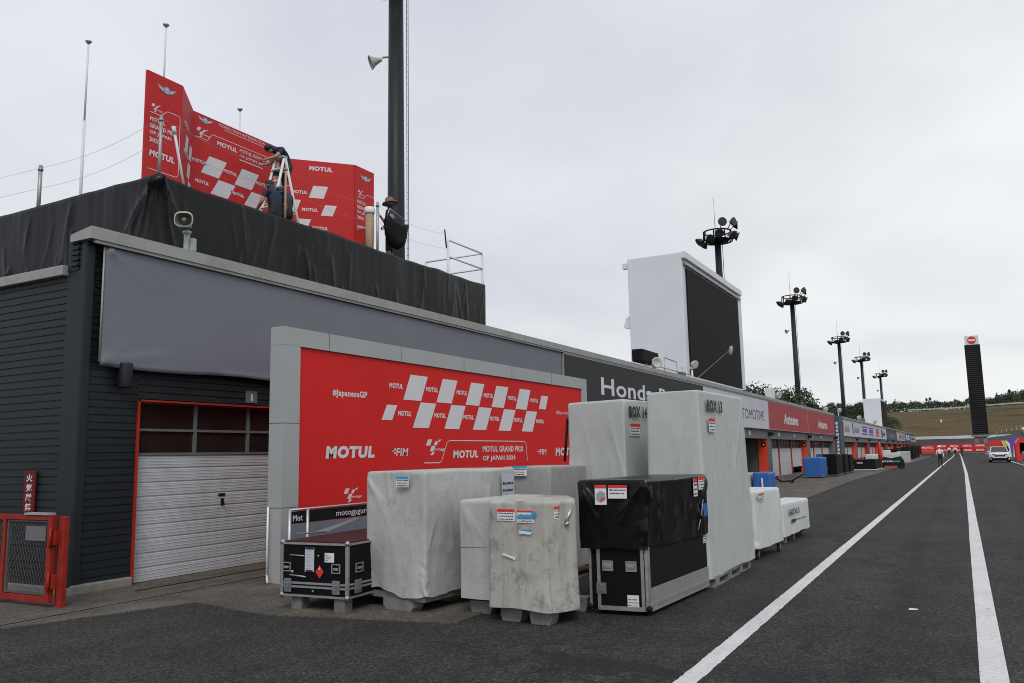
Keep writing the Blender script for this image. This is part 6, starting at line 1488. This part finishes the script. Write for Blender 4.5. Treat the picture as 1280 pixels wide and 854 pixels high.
    for k in range(5):
        if proto is None:
            proto = thing('crowd_barrier', 'steel crowd barrier nearest the camera at the right edge', 'barrier', (4.75, 80, 0), R(90), g)
            m = MB(); m.path([(0, 0, .12), (0, 0, 1.08), (2.2, 0, 1.08), (2.2, 0, .12), (0, 0, .12)], .022, n=6)
            m.build('frame', 'steel', proto, w=False)
            m = MB()
            for i in range(1, 14): m.tube((i * .157, 0, .12), (i * .157, 0, 1.08), .009, n=5)
            m.build('bars', 'steel', proto, w=False)
            m = MB(); m.box(.2, 2.0, -.012, .012, .3, .95); m.build('red_sheet', 'banner_red', proto, w=False)
            for x in (.3, 1.9):
                m = MB(); m.box(x - .03, x + .03, -.3, .3, 0, .03); m.tube((x, 0, .02), (x, 0, .14), .02, n=6); m.build('foot', 'steel', proto, w=False)
        else: dup(proto, (4.75 + .02 * k, 80 + 2.35 * k, 0), R(90), 'steel crowd barrier, %s from the near end of the row' % ('second', 'third', 'fourth', 'last')[k - 1])
    t = thing('parked_van', 'dark van parked in front of the last garages', 'van', (-7.6, 176, 0))
    m = MB(); m.prism([(-8.4, 176, .3), (-6.7, 176, .3), (-6.65, 176, 1.1), (-6.85, 176, 1.95), (-8.25, 176, 1.95), (-8.45, 176, 1.1)], (0, 4.6, 0)); m.build('body', 'laminate', t)
    m = MB(); m.prism([(-8.2, 175.97, 1.15), (-6.9, 175.97, 1.15), (-7.0, 175.97, 1.75), (-8.1, 175.97, 1.75)], (0, .02, 0)); m.build('windscreen', 'carglass', t)
    for x in (-8.3, -6.9):
        for y in (176.8, 179.8):
            m = MB(); m.lathe((x - .1, y, .33), (1, 0, 0), [(.2, 0), (.33, .02), (.33, .2), (.2, .22)], 16); m.build('wheel', 'tyre', t)
        m = MB(); m.box(x - .05, x + .25, 175.95, 175.99, .8, .95); m.build('headlight', 'white2', t)
    for (x, y, z, lab) in ((-6, 262, 4.55, 'pale marker post low on the grassy hill left of the tower'), ):
        m = MB(); m.tube((x, y + 60, hill_z(x, y + 60) - .2), (x, y + 60, hill_z(x, y + 60) + 1), .2, n=6); tag(m.build('marker_post', 'white2'), lab, 'post')
    m = MB(); pts = [(x, 402 + 2 * math.sin(x * .02), hill_z(x, 402) + .5) for x in range(-20, 130, 6)]
    for a, b in zip(pts[:-1], pts[1:]): m.prism([a, b, (b[0], b[1], b[2] + .55), (a[0], a[1], a[2] + .55)], (0, .3, 0))
    tag(m.build('guard_fence', 'cloth'), 'pale guard rail running along the top of the grassy hill', 'fence')
far_end()

# ------------------------------------------------------------------ trees
def make_tree(name, kind, h, w, seed, lab, cat, group, leaf, nclump=26, nleaf=70):
    rr = random.Random(seed); t = thing(name, lab, cat, (0, 0, -200), 0, group)
    m = MB(); m.tube((0, 0, 0), (.05 * w, 0, h * .55), .03 * h * .6, .012 * h, n=8)
    for k in range(7):
        a = rr.uniform(0, 6.28); z = h * rr.uniform(.25, .55); m.tube((0, 0, z), (math.cos(a) * w * .3, math.sin(a) * w * .3, z + h * rr.uniform(.05, .18)), .008 * h, .003 * h, n=5)
    if kind == 'cedar': m.tube((.05 * w, 0, h * .55), (.05 * w, 0, h * .95), .012 * h, .003 * h, n=6)
    m.build('trunk', 'bark', t, w=False)
    m = MB()
    for c in range(nclump):
        if kind == 'cedar':
            z = rr.uniform(.18, 1.0); rad = w * .5 * (1.05 - z) ** .75 * rr.uniform(.45, 1); a = rr.uniform(0, 6.28); cc = V((rad * math.cos(a), rad * math.sin(a), z * h * .97)); cr = w * rr.uniform(.12, .22) * (1.15 - z * .6)
        else:
            a = rr.uniform(0, 6.28); e = rr.uniform(-.3, 1.35); q = rr.uniform(.55, 1.0); cc = V((math.cos(a) * math.cos(e) * w * .42 * q, math.sin(a) * math.cos(e) * w * .42 * q, h * .60 + math.sin(e) * h * .33 * q)); cr = w * rr.uniform(.12, .20)
        for k in range(nleaf):
            d = V((rr.gauss(0, 1), rr.gauss(0, 1), rr.gauss(0, .75))).normalized() * cr * rr.uniform(.5, 1.08); p = cc + d
            s = h * rr.uniform(.014, .034); n = (d.normalized() + V((rr.uniform(-.7, .7), rr.uniform(-.7, .7), rr.uniform(-.3, .9)))).normalized()
            x = n.orthogonal().normalized(); y = n.cross(x); th = rr.uniform(0, 6.28); u = x * math.cos(th) + y * math.sin(th); v = n.cross(u)
            m.poly([p - u * s * .5 - v * s * .3, p + u * s * .5 - v * s * .3, p + v * s * .8])
    m.build('crown', leaf, t, w=False, fix=False)
    return t
def trees():
    gA = 'trees of the wood behind and above the pit buildings'
    P = [make_tree('cedar_tree', 'cedar', 12, 6.5, 1, 'narrow dark conifer in the wooded ridge line', 'tree', 'dark conifers along the hill ridge', 'leafA', 34, 60),
         make_tree('broadleaf_tree', 'round', 11, 9, 2, 'rounded dark green tree in the wooded ridge line', 'tree', 'rounded trees along the hill ridge', 'leafB', 34, 70),
         make_tree('cedar_tree', 'cedar', 13.5, 7.5, 3, 'narrow dark conifer in the wooded ridge line', 'tree', 'dark conifers along the hill ridge', 'leafA', 38, 60),
         make_tree('broadleaf_tree', 'round', 12, 8, 4, 'rounded dark green tree in the wooded ridge line', 'tree', 'rounded trees along the hill ridge', 'leafA', 34, 70)]
    rr = random.Random(12); first = [True] * 4
    def place(k, x, y, z, s, rz, lab=None, group=None):
        o = P[k]
        if first[k]: first[k] = False; o.location = (x, y, z); o.rotation_euler = (0, 0, rz); o.scale = (s, s, s)
        else: o = dup(o, (x, y, z), rz, None, (s, s, s))
        if lab: o['label'] = lab
        if group: o['group'] = group
    # dense undergrowth and tree mass of the far wood, one uncountable belt
    m = MB(); r2 = random.Random(77)
    for i in range(30000):
        x = r2.uniform(-75, 150); y = r2.uniform(412, 452); hh = 5.0 + max(0, x - 12) * .22 + 1.6 * noise.noise(V((x * .11, y * .05, 2))) + 1.3 * noise.noise(V((x * .35, 0, 9))); 
        p = V((x, y, hill_z(x, y) - .8 + hh * r2.random() ** .6)); s_ = r2.uniform(.25, .6)
        a = V((r2.gauss(0, 1), r2.gauss(0, 1), r2.gauss(0, 1))).normalized(); b = a.orthogonal().normalized(); m.poly([p - a * s_, p + a * s_, p + b * s_])
    w_ = m.build('far_wood', 'leafA', fix=False); w_['kind'] = 'stuff'; w_['label'] = 'dense dark belt of wood along the top of the hill'; w_['category'] = 'wood'
    # ridge above the terraced hill
    for row, (y0, n) in enumerate(((424, 36), (446, 32))):
        for i in range(n):
            x = -62 + i * (200 / n) + rr.uniform(-2, 2); y = y0 + rr.uniform(-6, 6)
            k = rr.choice((0, 1, 1, 2, 3, 3)); s = rr.uniform(.38, .62) + max(0, x - 12) * .02
            if x < -14: s *= 1.1
            place(k, x, y, hill_z(x, y) - .5, s, rr.uniform(0, 6))
    # dark wood behind the far garages, left of the small screen
    for i in range(66):
        t = i / 65; y = 215 + (i % 3) * 28 + rr.uniform(-5, 5); x = -y * (.126 - .060 * t) - 1 + rr.uniform(-1.5, 1.5)
        k = rr.choice((1, 3, 3, 0)); z = 0 if y < 262 else hill_z(x, y) - 1
        top = (.72, .82, .86)[i % 3]; place(k, x, y, z, top * (.80 + .35 * math.sin(math.pi * min(1, t * 1.15))) * rr.uniform(.9, 1.1) * 1.0, rr.uniform(0, 6), 'broad dark tree behind the far garages and masts', 'trees behind the far garage blocks')
    # nearer clump behind the red signs
    labs = ['leafy tree top just right of the giant screen, above the white sign', 'tallest leafy crown of the clump above the red signs', 'rounded leafy crown left of the second mast foot', 'leafy crown touching the second mast foot', 'low leafy crown at the right end of the clump above the red signs']
    for i, (x, y, s) in enumerate(((-27.3, 122, .93), (-25.2, 120, .99), (-23.0, 121, .97), (-21.2, 124, .96), (-19.9, 122, .84))):
        place((1, 3, 1, 3, 1)[i], x, y, 0, s, rr.uniform(0, 6), labs[i], 'trees behind the red fascia signs')
    for o in P:
        if o.location.z < -100: print('unused', o.name)
trees()
